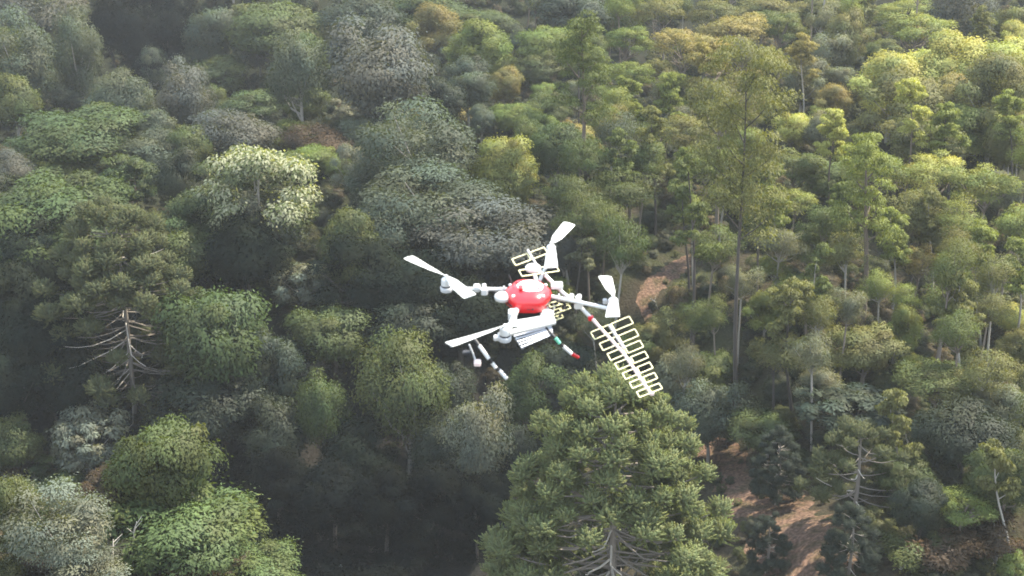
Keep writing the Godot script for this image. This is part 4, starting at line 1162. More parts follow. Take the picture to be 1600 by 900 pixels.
	["umbrella_tree", "umbrella", 1, "sunlime", "stem", 45.58, -160.44, 4.57, 2.91, 2.63, "bright lime-green flat-topped tree behind the middle sunlit ridge crown", "tree"],
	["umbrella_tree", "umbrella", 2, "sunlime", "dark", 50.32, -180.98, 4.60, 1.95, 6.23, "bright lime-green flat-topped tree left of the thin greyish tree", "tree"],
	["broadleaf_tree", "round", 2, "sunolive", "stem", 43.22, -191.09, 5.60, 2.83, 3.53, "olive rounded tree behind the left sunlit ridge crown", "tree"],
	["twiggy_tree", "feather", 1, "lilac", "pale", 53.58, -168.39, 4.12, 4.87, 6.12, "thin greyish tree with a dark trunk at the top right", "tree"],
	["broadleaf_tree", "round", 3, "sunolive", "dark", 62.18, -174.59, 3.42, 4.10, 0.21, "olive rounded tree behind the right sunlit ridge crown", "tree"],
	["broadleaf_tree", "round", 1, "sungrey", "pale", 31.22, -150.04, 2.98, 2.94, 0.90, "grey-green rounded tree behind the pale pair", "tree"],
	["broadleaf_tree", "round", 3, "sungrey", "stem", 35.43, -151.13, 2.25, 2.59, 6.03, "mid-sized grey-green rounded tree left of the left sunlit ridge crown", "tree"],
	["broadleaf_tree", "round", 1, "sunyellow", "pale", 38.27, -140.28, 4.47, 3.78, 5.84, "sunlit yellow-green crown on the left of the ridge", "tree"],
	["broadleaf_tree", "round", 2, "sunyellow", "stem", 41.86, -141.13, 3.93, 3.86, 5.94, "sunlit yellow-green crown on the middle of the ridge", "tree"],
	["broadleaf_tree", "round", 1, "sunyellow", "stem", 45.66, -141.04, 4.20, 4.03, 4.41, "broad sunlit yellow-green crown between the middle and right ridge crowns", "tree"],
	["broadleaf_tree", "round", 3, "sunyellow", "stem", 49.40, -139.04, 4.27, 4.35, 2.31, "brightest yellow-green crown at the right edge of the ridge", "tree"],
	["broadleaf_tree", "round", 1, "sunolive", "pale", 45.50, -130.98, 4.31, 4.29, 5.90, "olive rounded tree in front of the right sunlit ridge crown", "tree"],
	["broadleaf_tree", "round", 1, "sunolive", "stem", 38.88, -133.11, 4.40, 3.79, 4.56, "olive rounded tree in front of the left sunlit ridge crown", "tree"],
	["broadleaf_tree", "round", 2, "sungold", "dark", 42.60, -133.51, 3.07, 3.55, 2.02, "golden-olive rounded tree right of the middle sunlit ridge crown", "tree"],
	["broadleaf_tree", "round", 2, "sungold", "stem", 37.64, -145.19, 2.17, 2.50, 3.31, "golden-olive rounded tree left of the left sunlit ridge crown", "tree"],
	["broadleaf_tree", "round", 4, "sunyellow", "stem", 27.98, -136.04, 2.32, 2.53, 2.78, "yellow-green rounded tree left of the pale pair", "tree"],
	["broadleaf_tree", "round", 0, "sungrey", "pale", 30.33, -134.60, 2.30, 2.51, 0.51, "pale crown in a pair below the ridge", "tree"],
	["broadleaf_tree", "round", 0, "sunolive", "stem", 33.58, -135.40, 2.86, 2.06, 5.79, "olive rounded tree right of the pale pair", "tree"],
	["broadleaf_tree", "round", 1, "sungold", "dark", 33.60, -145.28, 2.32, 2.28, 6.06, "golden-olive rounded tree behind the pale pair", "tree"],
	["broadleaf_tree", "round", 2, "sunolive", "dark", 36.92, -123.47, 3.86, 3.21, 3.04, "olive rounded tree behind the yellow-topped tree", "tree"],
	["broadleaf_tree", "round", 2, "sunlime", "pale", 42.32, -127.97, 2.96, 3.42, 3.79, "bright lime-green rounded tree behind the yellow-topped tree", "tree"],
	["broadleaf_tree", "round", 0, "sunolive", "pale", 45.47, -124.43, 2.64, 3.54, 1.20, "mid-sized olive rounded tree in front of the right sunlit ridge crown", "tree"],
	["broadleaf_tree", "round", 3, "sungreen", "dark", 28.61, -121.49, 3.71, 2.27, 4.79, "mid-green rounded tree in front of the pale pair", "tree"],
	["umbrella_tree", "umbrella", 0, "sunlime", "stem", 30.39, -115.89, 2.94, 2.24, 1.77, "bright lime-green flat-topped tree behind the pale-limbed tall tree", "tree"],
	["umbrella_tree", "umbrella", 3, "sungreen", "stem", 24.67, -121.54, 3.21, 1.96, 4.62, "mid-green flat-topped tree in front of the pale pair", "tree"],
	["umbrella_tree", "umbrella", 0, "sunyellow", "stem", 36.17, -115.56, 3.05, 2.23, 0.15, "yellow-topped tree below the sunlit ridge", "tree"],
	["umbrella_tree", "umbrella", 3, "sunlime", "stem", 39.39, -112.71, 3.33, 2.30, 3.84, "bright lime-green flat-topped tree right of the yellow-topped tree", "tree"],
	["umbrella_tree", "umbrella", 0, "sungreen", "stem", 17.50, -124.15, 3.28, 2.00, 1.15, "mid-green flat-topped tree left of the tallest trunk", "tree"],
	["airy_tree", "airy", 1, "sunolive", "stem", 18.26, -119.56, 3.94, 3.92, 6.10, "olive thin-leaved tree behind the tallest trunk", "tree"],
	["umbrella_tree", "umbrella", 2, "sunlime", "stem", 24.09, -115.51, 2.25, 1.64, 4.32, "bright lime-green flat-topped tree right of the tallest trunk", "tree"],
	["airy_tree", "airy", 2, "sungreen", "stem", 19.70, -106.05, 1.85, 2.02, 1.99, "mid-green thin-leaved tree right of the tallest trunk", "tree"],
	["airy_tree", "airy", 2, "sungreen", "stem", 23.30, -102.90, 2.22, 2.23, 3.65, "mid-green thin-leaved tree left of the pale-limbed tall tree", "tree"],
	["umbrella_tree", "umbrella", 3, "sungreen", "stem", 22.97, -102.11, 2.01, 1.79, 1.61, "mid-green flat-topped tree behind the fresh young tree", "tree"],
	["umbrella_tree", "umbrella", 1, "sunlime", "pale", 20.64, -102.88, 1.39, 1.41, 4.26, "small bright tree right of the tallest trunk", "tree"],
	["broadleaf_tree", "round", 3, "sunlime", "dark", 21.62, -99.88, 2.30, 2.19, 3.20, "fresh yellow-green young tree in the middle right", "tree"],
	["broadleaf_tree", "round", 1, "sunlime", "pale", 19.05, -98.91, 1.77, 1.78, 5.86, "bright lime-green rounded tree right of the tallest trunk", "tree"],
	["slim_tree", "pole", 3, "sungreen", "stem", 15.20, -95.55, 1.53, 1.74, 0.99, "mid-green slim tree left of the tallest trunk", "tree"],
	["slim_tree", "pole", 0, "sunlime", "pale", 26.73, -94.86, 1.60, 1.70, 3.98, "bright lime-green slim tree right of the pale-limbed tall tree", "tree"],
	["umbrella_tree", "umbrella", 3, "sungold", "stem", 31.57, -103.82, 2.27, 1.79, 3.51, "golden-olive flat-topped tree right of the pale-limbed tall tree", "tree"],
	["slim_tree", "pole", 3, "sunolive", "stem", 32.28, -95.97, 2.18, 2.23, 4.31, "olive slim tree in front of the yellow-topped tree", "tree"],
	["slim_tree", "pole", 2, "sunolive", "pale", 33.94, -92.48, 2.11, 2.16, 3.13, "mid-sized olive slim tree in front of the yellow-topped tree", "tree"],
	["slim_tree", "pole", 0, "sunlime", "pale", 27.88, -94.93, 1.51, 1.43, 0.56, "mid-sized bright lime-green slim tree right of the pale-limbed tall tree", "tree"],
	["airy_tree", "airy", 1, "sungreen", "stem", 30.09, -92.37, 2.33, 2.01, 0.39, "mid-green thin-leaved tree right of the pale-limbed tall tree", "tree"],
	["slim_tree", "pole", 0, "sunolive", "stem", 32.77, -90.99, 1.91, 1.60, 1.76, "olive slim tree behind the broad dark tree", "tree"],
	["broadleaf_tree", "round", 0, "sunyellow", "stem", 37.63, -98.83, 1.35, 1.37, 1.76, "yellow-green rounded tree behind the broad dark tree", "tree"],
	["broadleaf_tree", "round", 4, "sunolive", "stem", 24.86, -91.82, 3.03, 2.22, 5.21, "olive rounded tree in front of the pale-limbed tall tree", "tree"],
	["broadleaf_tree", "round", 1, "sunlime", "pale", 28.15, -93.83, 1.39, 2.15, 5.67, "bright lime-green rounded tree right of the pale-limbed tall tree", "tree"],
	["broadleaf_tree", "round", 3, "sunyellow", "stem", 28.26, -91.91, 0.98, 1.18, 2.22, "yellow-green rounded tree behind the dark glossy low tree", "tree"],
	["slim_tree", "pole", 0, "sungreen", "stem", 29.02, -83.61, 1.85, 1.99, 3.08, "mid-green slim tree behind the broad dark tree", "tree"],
	["umbrella_tree", "umbrella", 2, "sungreen", "stem", 27.62, -82.97, 2.94, 1.59, 1.98, "mid-green flat-topped tree behind the broad dark tree", "tree"],
	["airy_tree", "airy", 0, "sunolive", "pale", 30.26, -80.96, 2.16, 1.91, 4.06, "olive thin-leaved tree behind the broad dark tree", "tree"],
	["slim_tree", "pole", 2, "sungrey", "pale", 20.32, -85.88, 2.00, 1.91, 6.15, "grey-green slim tree behind the dark glossy low tree", "tree"],
	["broadleaf_tree", "round", 2, "sungreen", "dark", 14.64, -95.39, 2.24, 1.83, 5.08, "mid-green rounded tree behind the smoky grey tree", "tree"],
	["airy_tree", "airy", 0, "sunolive", "dark", 18.45, -90.18, 2.11, 1.87, 5.12, "olive thin-leaved tree right of the tallest trunk", "tree"],
	["airy_tree", "airy", 0, "sungreen", "stem", 15.28, -102.79, 2.24, 2.08, 0.28, "mid-green thin-leaved tree right of the twin dark trunks", "tree"],
	["airy_tree", "airy", 1, "sungrey", "pale", 20.33, -102.34, 2.12, 2.08, 4.97, "grey-green thin-leaved tree behind the small bright tree", "tree"],
	["airy_tree", "airy", 2, "sunolive", "pale", 25.32, -99.45, 2.17, 2.02, 5.44, "olive thin-leaved tree left of the pale-limbed tall tree", "tree"],
	["airy_tree", "airy", 0, "sunolive", "dark", 31.64, -105.57, 2.82, 2.38, 1.63, "olive thin-leaved tree in front of the yellow-topped tree", "tree"],
	["slim_tree", "pole", 3, "sunlime", "stem", 34.25, -102.69, 2.51, 2.19, 1.95, "bright lime-green slim tree in front of the yellow-topped tree", "tree"],
	["airy_tree", "airy", 2, "sunlime", "stem", 38.04, -102.93, 2.44, 2.36, 4.87, "bright lime-green thin-leaved tree right of the yellow-topped tree", "tree"],
	["slim_tree", "pole", 1, "sungrey", "stem", 22.95, -90.67, 1.81, 1.89, 4.70, "grey-green slim tree left of the pale-limbed tall tree", "tree"],
	["slim_tree", "pole", 3, "sungrey", "pale", 11.70, -91.05, 1.85, 2.06, 4.83, "grey-green slim tree behind the big front araucaria", "tree"],
	["slim_tree", "pole", 2, "sungreen", "dark", 13.17, -96.34, 1.64, 1.89, 5.92, "mid-green slim tree in front of the twin dark trunks", "tree"],
	["slim_tree", "pole", 1, "sungrey", "pale", 16.90, -97.12, 1.73, 1.88, 2.41, "grey-green slim tree in front of the tallest trunk", "tree"],
	["broadleaf_tree", "round", 0, "sunolive", "stem", 10.46, -100.34, 1.92, 2.12, 5.55, "olive rounded tree behind the big front araucaria", "tree"],
	["broadleaf_tree", "round", 1, "sungrey", "stem", 11.82, -94.35, 2.23, 2.70, 1.45, "grey-green rounded tree left of the smoky grey tree", "tree"],
	["twiggy_tree", "feather", 2, "grey", "pale", 12.65, -89.29, 2.13, 2.49, 0.96, "grey-green twiggy tree left of the smoky grey tree", "tree"],
	["broadleaf_tree", "round", 3, "green", "brown", 9.10, -99.77, 1.91, 2.26, 1.71, "mid-green rounded tree behind the big front araucaria", "tree"],
	["twiggy_tree", "feather", 2, "sunolive", "stem", 11.85, -100.67, 1.60, 1.77, 1.68, "olive twiggy tree in front of the twin dark trunks", "tree"],
	["coarse_leaved_tree", "coarse", 1, "teal", "dark", 22.89, -85.61, 3.79, 1.55, 2.06, "dark glossy low tree with a shiny top at the lower right", "tree"],
	["broadleaf_tree", "round", 0, "dark", "dark", 27.54, -77.02, 3.43, 2.29, 1.82, "broad dark tree at the lower right", "tree"],
	["broadleaf_tree", "round", 3, "olive", "pale", 17.42, -86.63, 2.63, 1.90, 4.86, "olive rounded tree behind the bluish young araucaria", "tree"],
	["twiggy_tree", "feather", 1, "grey", "pale", 13.88, -89.32, 2.51, 2.71, 1.37, "smoky grey tree right of the big araucaria", "tree"],
	["umbrella_tree", "umbrella", 0, "sunolive", "dark", 27.84, -82.31, 2.21, 1.55, 0.61, "olive flat-topped tree behind the broad dark tree", "tree"],
	["broadleaf_tree", "round", 3, "sungrey", "dark", 31.20, -81.33, 2.19, 2.32, 4.75, "grey-green rounded tree right of the broad dark tree", "tree"],
	["broadleaf_tree", "round", 2, "dark", "dark", 23.28, -70.84, 1.65, 1.88, 1.25, "dark green rounded tree right of the young araucaria", "tree"],
	["umbrella_tree", "umbrella", 1, "lime", "stem", 25.40, -70.58, 2.19, 1.09, 2.73, "bright lime-green flat-topped tree in front of the broad dark tree", "tree"],
	["broadleaf_tree", "round", 2, "olive", "stem", 28.31, -72.05, 2.06, 2.43, 0.33, "olive rounded tree in front of the broad dark tree", "tree"],
	["shrub", "shrub", 2, "brown", "stem", 24.36, -68.89, 2.32, 1.47, 5.40, "brown bushy shrub in front of the broad dark tree", "shrub"],
	["shrub", "shrub", 0, "brown", "pale", 27.66, -70.22, 1.97, 1.75, 2.55, "mid-sized brown bushy shrub in front of the broad dark tree", "shrub"],
	["coarse_leaved_shrub", "coarse", 1, "lime", "stem", 28.14, -68.35, 1.23, 1.12, 5.76, "bright lime-green coarse-leaved tree in front of the broad dark tree", "shrub"],
	["broadleaf_tree", "round", 3, "olive", "stem", 23.13, -75.14, 2.06, 1.82, 2.72, "olive rounded tree right of the young araucaria", "tree"],
	["shrub", "shrub", 2, "olive", "pale", 21.95, -69.21, 1.79, 1.25, 3.40, "olive bushy shrub in front of the young araucaria", "shrub"],
	["slim_tree", "pole", 1, "sunlime", "dark", 7.31, -148.53, 2.42, 3.03, 1.14, "bright lime-green slim tree behind the tall forked tree", "tree"],
	["umbrella_tree", "umbrella", 1, "sunlime", "dark", 11.28, -157.28, 1.94, 1.65, 3.46, "small bright lime-green flat-topped tree right of the tall forked tree", "tree"],
	["slim_tree", "pole", 2, "sunyellow", "stem", 41.99, -175.73, 1.83, 2.29, 1.68, "yellow-green slim tree behind the left sunlit ridge crown", "tree"],
	["slim_tree", "pole", 0, "sunlime", "dark", 31.54, -201.37, 1.77, 2.22, 2.87, "bright lime-green slim tree behind the flat golden crown", "tree"],
	["broadleaf_tree", "round", 0, "teal", "brown", -30.19, -74.05, 3.26, 3.26, 5.98, "blue-green rounded tree left of the pale mint shrub", "tree"],
	["slim_tree", "pole", 2, "sungold", "brown", 9.66, -127.55, 1.70, 2.12, 5.58, "golden-olive slim tree right of the tall forked tree", "tree"],
	["broadleaf_tree", "round", 0, "teal", "brown", -50.46, -121.90, 2.30, 2.30, 0.01, "blue-green rounded tree left of the large leafy tree", "tree"],
	["airy_tree", "airy", 2, "sunyellow", "stem", 59.82, -151.34, 2.18, 2.51, 2.75, "yellow-green thin-leaved tree right of the right sunlit ridge crown", "tree"],
	["slim_tree", "pole", 3, "sungold", "stem", 62.71, -157.44, 2.61, 3.26, 3.13, "golden-olive slim tree behind the right sunlit ridge crown", "tree"],
	["slim_tree", "pole", 3, "sunolive", "dark", 46.38, -117.51, 2.30, 2.88, 5.12, "olive slim tree right of the right sunlit ridge crown", "tree"],
	["slim_tree", "pole", 3, "sungrey", "stem", 14.51, -137.72, 1.81, 2.26, 0.29, "grey-green slim tree right of the tall forked tree", "tree"],
	["broadleaf_tree", "round", 1, "sunyellow", "dark", 31.80, -172.86, 1.91, 1.91, 0.34, "yellow-green rounded tree right of the flat golden crown", "tree"],
	["broadleaf_tree", "round", 0, "dark", "dark", -11.02, -171.83, 2.67, 2.67, 2.41, "dark green rounded tree right of the broad smoky grey tree", "tree"],
	["umbrella_tree", "umbrella", 0, "sunlime", "pale", 47.95, -143.43, 1.99, 1.69, 1.31, "bright lime-green flat-topped tree left of the right sunlit ridge crown", "tree"],
	["slim_tree", "pole", 3, "sunlime", "stem", 47.64, -165.19, 2.43, 3.04, 6.20, "bright lime-green slim tree left of the thin greyish tree", "tree"],
	["twiggy_tree", "feather", 1, "grey", "pale", -43.32, -113.70, 2.54, 2.54, 1.91, "grey-green twiggy tree left of the large leafy tree", "tree"],
	["umbrella_tree", "umbrella", 3, "sunolive", "stem", 17.09, -167.22, 2.16, 1.84, 4.64, "olive flat-topped tree in front of the tall lime top-edge tree", "tree"],
	["broadleaf_tree", "round", 2, "olive", "dark", -69.13, -205.33, 3.57, 3.57, 0.21, "olive rounded tree right of the grey-purple corner tree", "tree"],
	["twiggy_tree", "feather", 1, "dark", "dark", -47.16, -114.95, 2.56, 2.56, 2.82, "mid-sized dark green twiggy tree left of the large leafy tree", "tree"],
	["twiggy_tree", "feather", 1, "grey", "pale", -63.63, -203.06, 3.18, 3.18, 1.29, "grey-green twiggy tree behind the cream-topped grey tree", "tree"],
	["airy_tree", "airy", 0, "sungreen", "stem", 20.77, -205.81, 2.09, 2.41, 3.92, "mid-green thin-leaved tree right of the tall lime top-edge tree", "tree"],
	["broadleaf_tree", "round", 2, "olive", "brown", -77.82, -210.03, 3.51, 3.51, 3.91, "olive rounded tree left of the grey-purple corner tree", "tree"],
	["umbrella_tree", "umbrella", 3, "sungreen", "stem", 20.68, -114.99, 2.26, 1.92, 3.93, "mid-green flat-topped tree behind the tallest trunk", "tree"],
	["twiggy_tree", "feather", 2, "green", "brown", -19.25, -212.71, 3.15, 3.15, 2.36, "mid-green twiggy tree behind the blue-green top-edge tree", "tree"],
	["broadleaf_tree", "round", 0, "teal", "pale", -84.47, -211.99, 3.29, 3.29, 4.65, "blue-green rounded tree left of the grey-purple corner tree", "tree"],
	["broadleaf_tree", "round", 4, "sungold", "stem", 51.24, -127.58, 1.60, 1.60, 5.96, "small golden-olive rounded tree in front of the right sunlit ridge crown", "tree"],
	["airy_tree", "airy", 1, "sungrey", "pale", 35.98, -163.81, 2.29, 2.63, 1.34, "grey-green thin-leaved tree right of the flat golden crown", "tree"],
	["umbrella_tree", "umbrella", 0, "sungrey", "brown", 10.17, -204.34, 1.91, 1.63, 3.39, "grey-green flat-topped tree right of the lime crown by the forked tree", "tree"],
	["twiggy_tree", "feather", 2, "olive", "pale", -42.20, -214.67, 3.46, 3.46, 4.47, "olive twiggy tree behind the broad olive crown at the top edge", "tree"],
	["umbrella_tree", "umbrella", 3, "sunlime", "stem", 78.42, -207.02, 2.33, 1.98, 2.16, "bright lime-green flat-topped tree behind the right sunlit ridge crown", "tree"],
	["umbrella_tree", "umbrella", 0, "sunlime", "brown", 3.18, -104.53, 2.00, 1.70, 3.85, "bright lime-green flat-topped tree right of the drone", "tree"],
	["broadleaf_tree", "round", 3, "olive", "brown", -22.91, -152.37, 2.79, 2.79, 1.88, "olive rounded tree in front of the smooth grey dome tree", "tree"],
	["slim_tree", "pole", 0, "sunolive", "pale", 21.54, -89.77, 1.52, 1.90, 3.13, "olive slim tree right of the fresh young tree", "tree"],
	["broadleaf_tree", "round", 1, "sungold", "stem", 50.39, -173.05, 1.99, 1.99, 5.26, "golden-olive rounded tree behind the middle sunlit ridge crown", "tree"],
	["broadleaf_tree", "round", 4, "sungold", "stem", 27.31, -162.74, 1.96, 1.96, 6.14, "golden-olive rounded tree in front of the flat golden crown", "tree"],
	["twiggy_tree", "feather", 2, "grey", "pale", -39.08, -153.12, 2.69, 2.69, 2.29, "grey-green twiggy tree in front of the thin lilac-grey tree", "tree"],
	["broadleaf_tree", "round", 2, "grey", "pale", -50.29, -168.27, 3.47, 3.47, 4.43, "grey-green rounded tree in front of the cream-topped grey tree", "tree"],
	["upright_tree", "tall", 2, "teal", "brown", -66.01, -176.34, 2.81, 3.65, 0.99, "blue-green upright tree left of the grey-purple corner tree", "tree"],
	["broadleaf_tree", "round", 4, "sunlime", "stem", 42.04, -195.47, 2.19, 2.19, 2.04, "bright lime-green rounded tree right of the flat golden crown", "tree"],
	["slim_tree", "pole", 2, "sunlime", "dark", 41.40, -110.52, 2.17, 2.71, 4.75, "bright lime-green slim tree in front of the right sunlit ridge crown", "tree"],
	["airy_tree", "airy", 1, "sunolive", "stem", 39.60, -186.10, 2.85, 3.28, 2.05, "olive thin-leaved tree right of the flat golden crown", "tree"],
	["slim_tree", "pole", 3, "sungreen", "pale", 23.37, -194.63, 1.74, 2.17, 1.82, "mid-green slim tree left of the flat golden crown", "tree"],
	["broadleaf_tree", "round", 1, "sungrey", "pale", 17.56, -147.24, 2.05, 2.05, 0.62, "grey-green rounded tree behind the twin dark trunks", "tree"],
	["upright_tree", "tall", 1, "olive", "brown", -62.33, -172.97, 3.83, 4.98, 3.33, "olive upright tree in front of the grey-purple corner tree", "tree"],
	["broadleaf_tree", "round", 2, "sungrey", "dark", 42.29, -117.50, 2.16, 2.16, 2.21, "grey-green rounded tree right of the yellow-topped tree", "tree"],
	["airy_tree", "airy", 0, "olive", "dark", 30.46, -70.55, 2.44, 2.81, 1.89, "olive thin-leaved tree right of the broad dark tree", "tree"],
	["broadleaf_tree", "round", 1, "sunolive", "pale", 36.61, -92.99, 1.75, 1.75, 2.39, "olive rounded tree behind the broad dark tree", "tree"],
	["broadleaf_tree", "round", 2, "sunyellow", "stem", 26.28, -177.16, 2.14, 2.14, 3.63, "yellow-green rounded tree in front of the flat golden crown", "tree"],
	["slim_tree", "pole", 2, "sunyellow", "stem", 20.04, -197.85, 2.14, 2.67, 2.50, "yellow-green slim tree right of the tall lime top-edge tree", "tree"],
	["broadleaf_tree", "round", 2, "sungreen", "brown", 9.70, -183.77, 2.41, 2.41, 3.93, "small mid-green rounded tree behind the tall forked tree", "tree"],
	["broadleaf_tree", "round", 1, "dark", "dark", -70.22, -175.52, 2.89, 2.89, 1.12, "dark green rounded tree left of the grey-purple corner tree", "tree"],
	["broadleaf_tree", "round", 0, "teal", "brown", -46.74, -155.18, 3.73, 3.73, 4.00, "blue-green rounded tree right of the wide bright green crown at the left", "tree"],
	["umbrella_tree", "umbrella", 1, "sungrey", "stem", 71.42, -179.22, 2.10, 1.78, 1.66, "grey-green flat-topped tree right of the right sunlit ridge crown", "tree"],
	["broadleaf_tree", "round", 4, "teal", "brown", -5.23, -168.40, 2.98, 2.98, 0.18, "blue-green rounded tree in front of the rounded lime crown", "tree"],
	["slim_tree", "pole", 1, "sunlime", "pale", 14.64, -106.92, 1.58, 1.98, 3.92, "bright lime-green slim tree behind the twin dark trunks", "tree"],
	["slim_tree", "pole", 2, "sungold", "stem", 29.86, -189.50, 2.05, 2.56, 2.12, "golden-olive slim tree behind the flat golden crown", "tree"],
	["broadleaf_tree", "round", 3, "sungreen", "dark", 10.54, -187.25, 2.78, 2.78, 4.40, "mid-sized mid-green rounded tree behind the tall forked tree", "tree"],
	["twiggy_tree", "feather", 2, "grey", "pale", -10.55, -126.04, 3.32, 3.32, 1.77, "grey-green twiggy tree left of the smoky ball-shaped tree", "tree"],
	["twiggy_tree", "feather", 1, "dark", "dark", -47.83, -119.62, 2.82, 2.82, 1.40, "dark green twiggy tree left of the large leafy tree", "tree"],
	["umbrella_tree", "umbrella", 2, "sunolive", "brown", 9.73, -143.75, 1.81, 1.53, 0.94, "olive flat-topped tree right of the tall forked tree", "tree"],
	["broadleaf_tree", "round", 3, "grey", "pale", -24.29, -128.98, 2.33, 2.33, 5.57, "grey-green rounded tree behind the cream-flowering tree", "tree"],
	["umbrella_tree", "umbrella", 1, "sungreen", "stem", 25.17, -143.64, 1.99, 1.69, 5.75, "small mid-green flat-topped tree behind the tallest trunk", "tree"],
	["broadleaf_tree", "round", 3, "teal", "dark", -54.20, -131.49, 2.65, 2.65, 2.23, "blue-green rounded tree left of the wide bright green crown at the left", "tree"],
	["airy_tree", "airy", 1, "sunlime", "dark", 56.51, -168.92, 1.77, 2.03, 5.48, "bright lime-green thin-leaved tree right of the thin greyish tree", "tree"],
	["broadleaf_tree", "round", 2, "teal", "brown", -38.45, -170.52, 2.79, 2.79, 0.37, "blue-green rounded tree in front of the thin lilac-grey tree", "tree"],
	["airy_tree", "airy", 2, "sunlime", "stem", 52.93, -140.45, 2.16, 2.48, 0.30, "bright lime-green thin-leaved tree right of the right sunlit ridge crown", "tree"],
	["upright_tree", "tall", 2, "olive", "dark", -38.42, -179.79, 2.55, 3.31, 3.41, "olive upright tree behind the smoky tree behind the flowering tree", "tree"],
	["umbrella_tree", "umbrella", 0, "sunlime", "stem", 32.04, -142.61, 1.64, 1.40, 2.04, "bright lime-green flat-topped tree behind the pale pair", "tree"],
	["umbrella_tree", "umbrella", 3, "sunolive", "stem", 71.07, -176.77, 2.03, 1.73, 3.77, "olive flat-topped tree right of the right sunlit ridge crown", "tree"],
	["broadleaf_tree", "round", 0, "sunyellow", "dark", 33.21, -212.31, 1.82, 1.82, 2.62, "yellow-green rounded tree behind the flat golden crown", "tree"],
	["broadleaf_tree", "round", 4, "sungold", "dark", 6.57, -140.92, 2.50, 2.50, 1.71, "golden-olive rounded tree left of the tall forked tree", "tree"],
	["broadleaf_tree", "round", 0, "sungold", "pale", 47.45, -128.09, 2.06, 2.06, 2.94, "golden-olive rounded tree in front of the right sunlit ridge crown", "tree"],
	["slim_tree", "pole", 0, "sunolive", "brown", 15.39, -205.13, 1.83, 2.29, 2.23, "olive slim tree behind the tall lime top-edge tree", "tree"],
	["broadleaf_tree", "round", 1, "sunlime", "stem", 19.08, -157.86, 2.61, 2.61, 5.80, "bright lime-green rounded tree in front of the flat golden crown", "tree"],
	["broadleaf_tree", "round", 0, "sunlime", "stem", 53.12, -153.35, 2.44, 2.44, 0.10, "bright lime-green rounded tree left of the right sunlit ridge crown", "tree"],
	["twiggy_tree", "feather", 2, "green", "brown", -25.78, -173.25, 3.62, 3.62, 1.08, "mid-green twiggy tree behind the smooth grey dome tree", "tree"],
	["umbrella_tree", "umbrella", 1, "sunolive", "stem", 21.82, -95.93, 2.40, 2.04, 5.31, "olive flat-topped tree right of the fresh young tree", "tree"],
	["broadleaf_tree", "round", 4, "lilac", "pale", -64.43, -166.40, 3.44, 3.44, 1.19, "dull grey-lilac rounded tree in front of the grey-purple corner tree", "tree"],
	["broadleaf_tree", "round", 4, "sungrey", "brown", 8.17, -165.40, 2.03, 2.03, 5.02, "grey-green rounded tree behind the tall forked tree", "tree"],
	["airy_tree", "airy", 2, "sunlime", "brown", 10.43, -136.97, 2.30, 2.65, 3.14, "bright lime-green thin-leaved tree right of the tall forked tree", "tree"],
	["umbrella_tree", "umbrella", 3, "sunlime", "brown", 7.93, -137.76, 1.67, 1.42, 2.27, "bright lime-green flat-topped tree right of the leafy green tree", "tree"],
	["broadleaf_tree", "round", 3, "sunolive", "brown", 6.64, -116.39, 1.83, 1.83, 3.32, "olive rounded tree in front of the tall forked tree", "tree"],
	["upright_tree", "tall", 0, "dark", "dark", -45.59, -165.89, 3.43, 4.45, 1.79, "dark green upright tree right of the wide bright green crown at the left", "tree"],
	["slim_tree", "pole", 3, "sungreen", "stem", 29.51, -89.88, 2.08, 2.59, 0.20, "mid-green slim tree right of the pale-limbed tall tree", "tree"],
	["upright_tree", "tall", 1, "teal", "pale", -73.44, -189.95, 2.77, 3.60, 3.28, "mid-sized blue-green upright tree left of the grey-purple corner tree", "tree"],
	["upright_tree", "tall", 2, "lilac", "pale", -33.13, -213.50, 3.22, 4.18, 4.29, "dull grey-lilac upright tree behind the broad olive crown at the top edge", "tree"],
	["broadleaf_tree", "round", 0, "sungrey", "pale", 36.10, -209.59, 1.88, 1.88, 2.50, "grey-green rounded tree behind the flat golden crown", "tree"],
	["slim_tree", "pole", 1, "sunyellow", "stem", 46.75, -198.16, 2.00, 2.50, 0.47, "small yellow-green slim tree behind the left sunlit ridge crown", "tree"],
	["airy_tree", "airy", 1, "sungreen", "brown", 7.33, -108.45, 2.00, 2.30, 3.41, "mid-sized mid-green thin-leaved tree in front of the tall forked tree", "tree"],
	["slim_tree", "pole", 2, "sunlime", "stem", 38.87, -162.73, 2.00, 2.50, 0.24, "bright lime-green slim tree behind the left sunlit ridge crown", "tree"],
	["upright_tree", "tall", 1, "green", "brown", -15.68, -157.70, 2.87, 3.73, 6.22, "mid-green upright tree in front of the broad smoky grey tree", "tree"],
	["slim_tree", "pole", 0, "sunlime", "brown", 14.06, -180.00, 2.25, 2.81, 0.08, "bright lime-green slim tree left of the tall lime top-edge tree", "tree"],
	["airy_tree", "airy", 1, "sungrey", "stem", 24.66, -150.84, 2.53, 2.91, 4.49, "grey-green thin-leaved tree in front of the flat golden crown", "tree"],
	["slim_tree", "pole", 3, "sunyellow", "pale", 76.75, -194.62, 1.89, 2.36, 3.71, "yellow-green slim tree behind the right sunlit ridge crown", "tree"],
	["umbrella_tree", "umbrella", 0, "sungreen", "stem", 32.32, -183.02, 2.85, 2.42, 3.66, "mid-sized mid-green flat-topped tree right of the flat golden crown", "tree"],
	["airy_tree", "airy", 1, "sungreen", "stem", 20.35, -166.40, 1.98, 2.27, 4.68, "mid-green thin-leaved tree left of the flat golden crown", "tree"],
	["slim_tree", "pole", 3, "sunyellow", "brown", 3.07, -195.95, 1.79, 2.24, 1.36, "yellow-green slim tree behind the lime crown by the forked tree", "tree"],
	["broadleaf_tree", "round", 4, "sunyellow", "brown", 5.23, -143.96, 1.64, 1.64, 5.10, "yellow-green rounded tree behind the leafy green tree", "tree"],
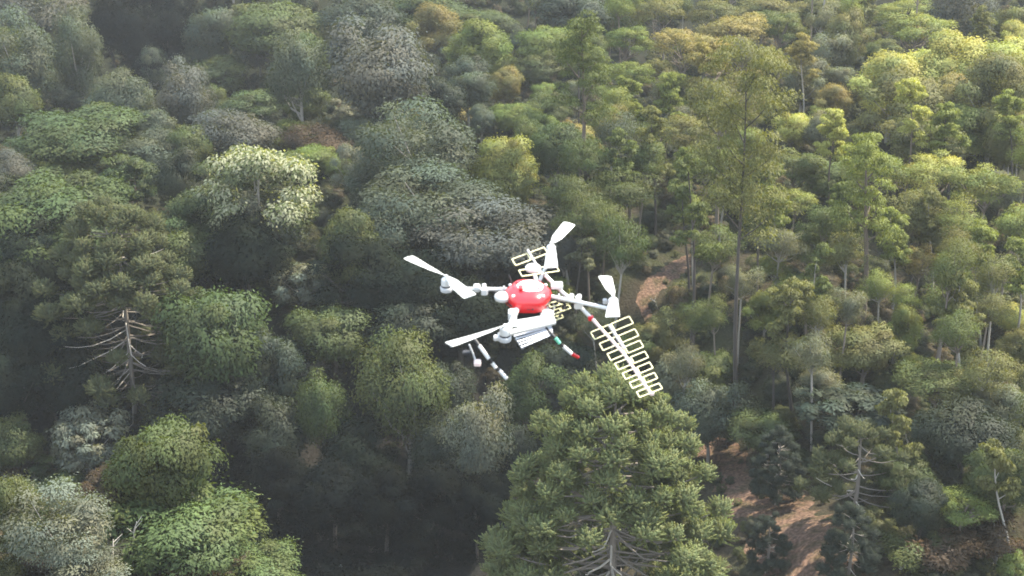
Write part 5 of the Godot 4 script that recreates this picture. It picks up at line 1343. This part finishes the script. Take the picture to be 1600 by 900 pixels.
	["broadleaf_tree", "round", 0, "sungreen", "dark", 9.45, -175.81, 2.66, 2.66, 1.38, "mid-green rounded tree behind the tall forked tree", "tree"],
	["broadleaf_tree", "round", 4, "green", "dark", -63.56, -180.20, 3.71, 3.71, 0.46, "mid-green rounded tree in front of the grey-purple corner tree", "tree"],
	["broadleaf_tree", "round", 1, "sungrey", "pale", 20.84, -88.15, 1.87, 1.87, 6.02, "grey-green rounded tree left of the dark glossy low tree", "tree"],
	["twiggy_tree", "feather", 0, "teal", "brown", -42.18, -186.40, 3.81, 3.81, 6.13, "blue-green twiggy tree right of the thin lilac-grey tree", "tree"],
	["upright_tree", "tall", 0, "grey", "pale", -32.10, -207.32, 3.79, 4.93, 5.11, "grey-green upright tree behind the broad olive crown at the top edge", "tree"],
	["airy_tree", "airy", 0, "sungreen", "dark", 59.18, -188.67, 1.81, 2.08, 2.16, "mid-green thin-leaved tree behind the thin greyish tree", "tree"],
	["broadleaf_tree", "round", 1, "sunyellow", "dark", 60.67, -167.73, 2.61, 2.61, 3.98, "yellow-green rounded tree behind the right sunlit ridge crown", "tree"],
	["broadleaf_tree", "round", 2, "sungreen", "pale", 22.56, -125.29, 2.20, 2.20, 5.06, "mid-green rounded tree behind the tallest trunk", "tree"],
	["slim_tree", "pole", 2, "sungreen", "dark", 45.74, -184.38, 2.06, 2.58, 3.99, "mid-green slim tree left of the thin greyish tree", "tree"],
	["broadleaf_tree", "round", 4, "sunlime", "dark", 18.74, -134.49, 2.00, 2.00, 1.91, "bright lime-green rounded tree left of the tallest trunk", "tree"],
	["broadleaf_tree", "round", 3, "sunlime", "pale", 22.88, -133.71, 2.42, 2.42, 4.49, "bright lime-green rounded tree behind the tallest trunk", "tree"],
	["slim_tree", "pole", 3, "sunolive", "stem", 37.27, -89.75, 2.14, 2.68, 4.11, "olive slim tree right of the yellow-topped tree", "tree"],
	["broadleaf_tree", "round", 4, "sungrey", "stem", 69.09, -178.98, 2.27, 2.27, 1.75, "grey-green rounded tree right of the right sunlit ridge crown", "tree"],
	["broadleaf_tree", "round", 0, "grey", "pale", -53.78, -182.94, 2.75, 2.75, 1.58, "mid-sized grey-green rounded tree in front of the cream-topped grey tree", "tree"],
	["slim_tree", "pole", 2, "sungold", "pale", 37.67, -173.94, 2.85, 3.57, 5.88, "golden-olive slim tree right of the flat golden crown", "tree"],
	["twiggy_tree", "feather", 2, "grey", "pale", -73.33, -181.63, 2.99, 2.99, 4.21, "grey-green twiggy tree left of the grey-purple corner tree", "tree"],
	["slim_tree", "pole", 2, "sungreen", "pale", 1.48, -124.71, 1.51, 1.89, 3.10, "mid-green slim tree left of the leafy green tree", "tree"],
	["umbrella_tree", "umbrella", 3, "sunolive", "stem", 23.83, -140.39, 1.75, 1.49, 3.69, "small olive flat-topped tree behind the tallest trunk", "tree"],
	["upright_tree", "tall", 1, "green", "brown", -64.26, -159.95, 3.54, 4.60, 0.31, "mid-green upright tree left of the grey-purple corner tree", "tree"],
	["umbrella_tree", "umbrella", 2, "sunolive", "stem", 25.91, -146.46, 1.92, 1.64, 3.50, "olive flat-topped tree behind the tallest trunk", "tree"],
	["slim_tree", "pole", 1, "sungrey", "stem", 62.36, -193.44, 1.85, 2.32, 1.28, "grey-green slim tree behind the thin greyish tree", "tree"],
	["airy_tree", "airy", 2, "sunlime", "brown", 1.88, -199.71, 2.87, 3.30, 4.81, "bright lime-green thin-leaved tree behind the lime crown by the forked tree", "tree"],
	["broadleaf_tree", "round", 1, "grey", "pale", -72.79, -210.57, 3.22, 3.22, 2.82, "grey-green rounded tree behind the grey-purple corner tree", "tree"],
	["broadleaf_tree", "round", 0, "sunlime", "stem", 57.00, -173.84, 1.81, 1.81, 0.49, "bright lime-green rounded tree in front of the thin greyish tree", "tree"],
	["twiggy_tree", "feather", 0, "dark", "dark", -24.24, -161.05, 3.85, 3.85, 1.19, "dark green twiggy tree in front of the smooth grey dome tree", "tree"],
	["broadleaf_tree", "round", 3, "sunyellow", "stem", 52.09, -185.90, 2.81, 2.81, 3.89, "yellow-green rounded tree left of the thin greyish tree", "tree"],
	["slim_tree", "pole", 0, "sungrey", "pale", 6.76, -98.64, 1.54, 1.93, 2.20, "small grey-green slim tree behind the big front araucaria", "tree"],
]
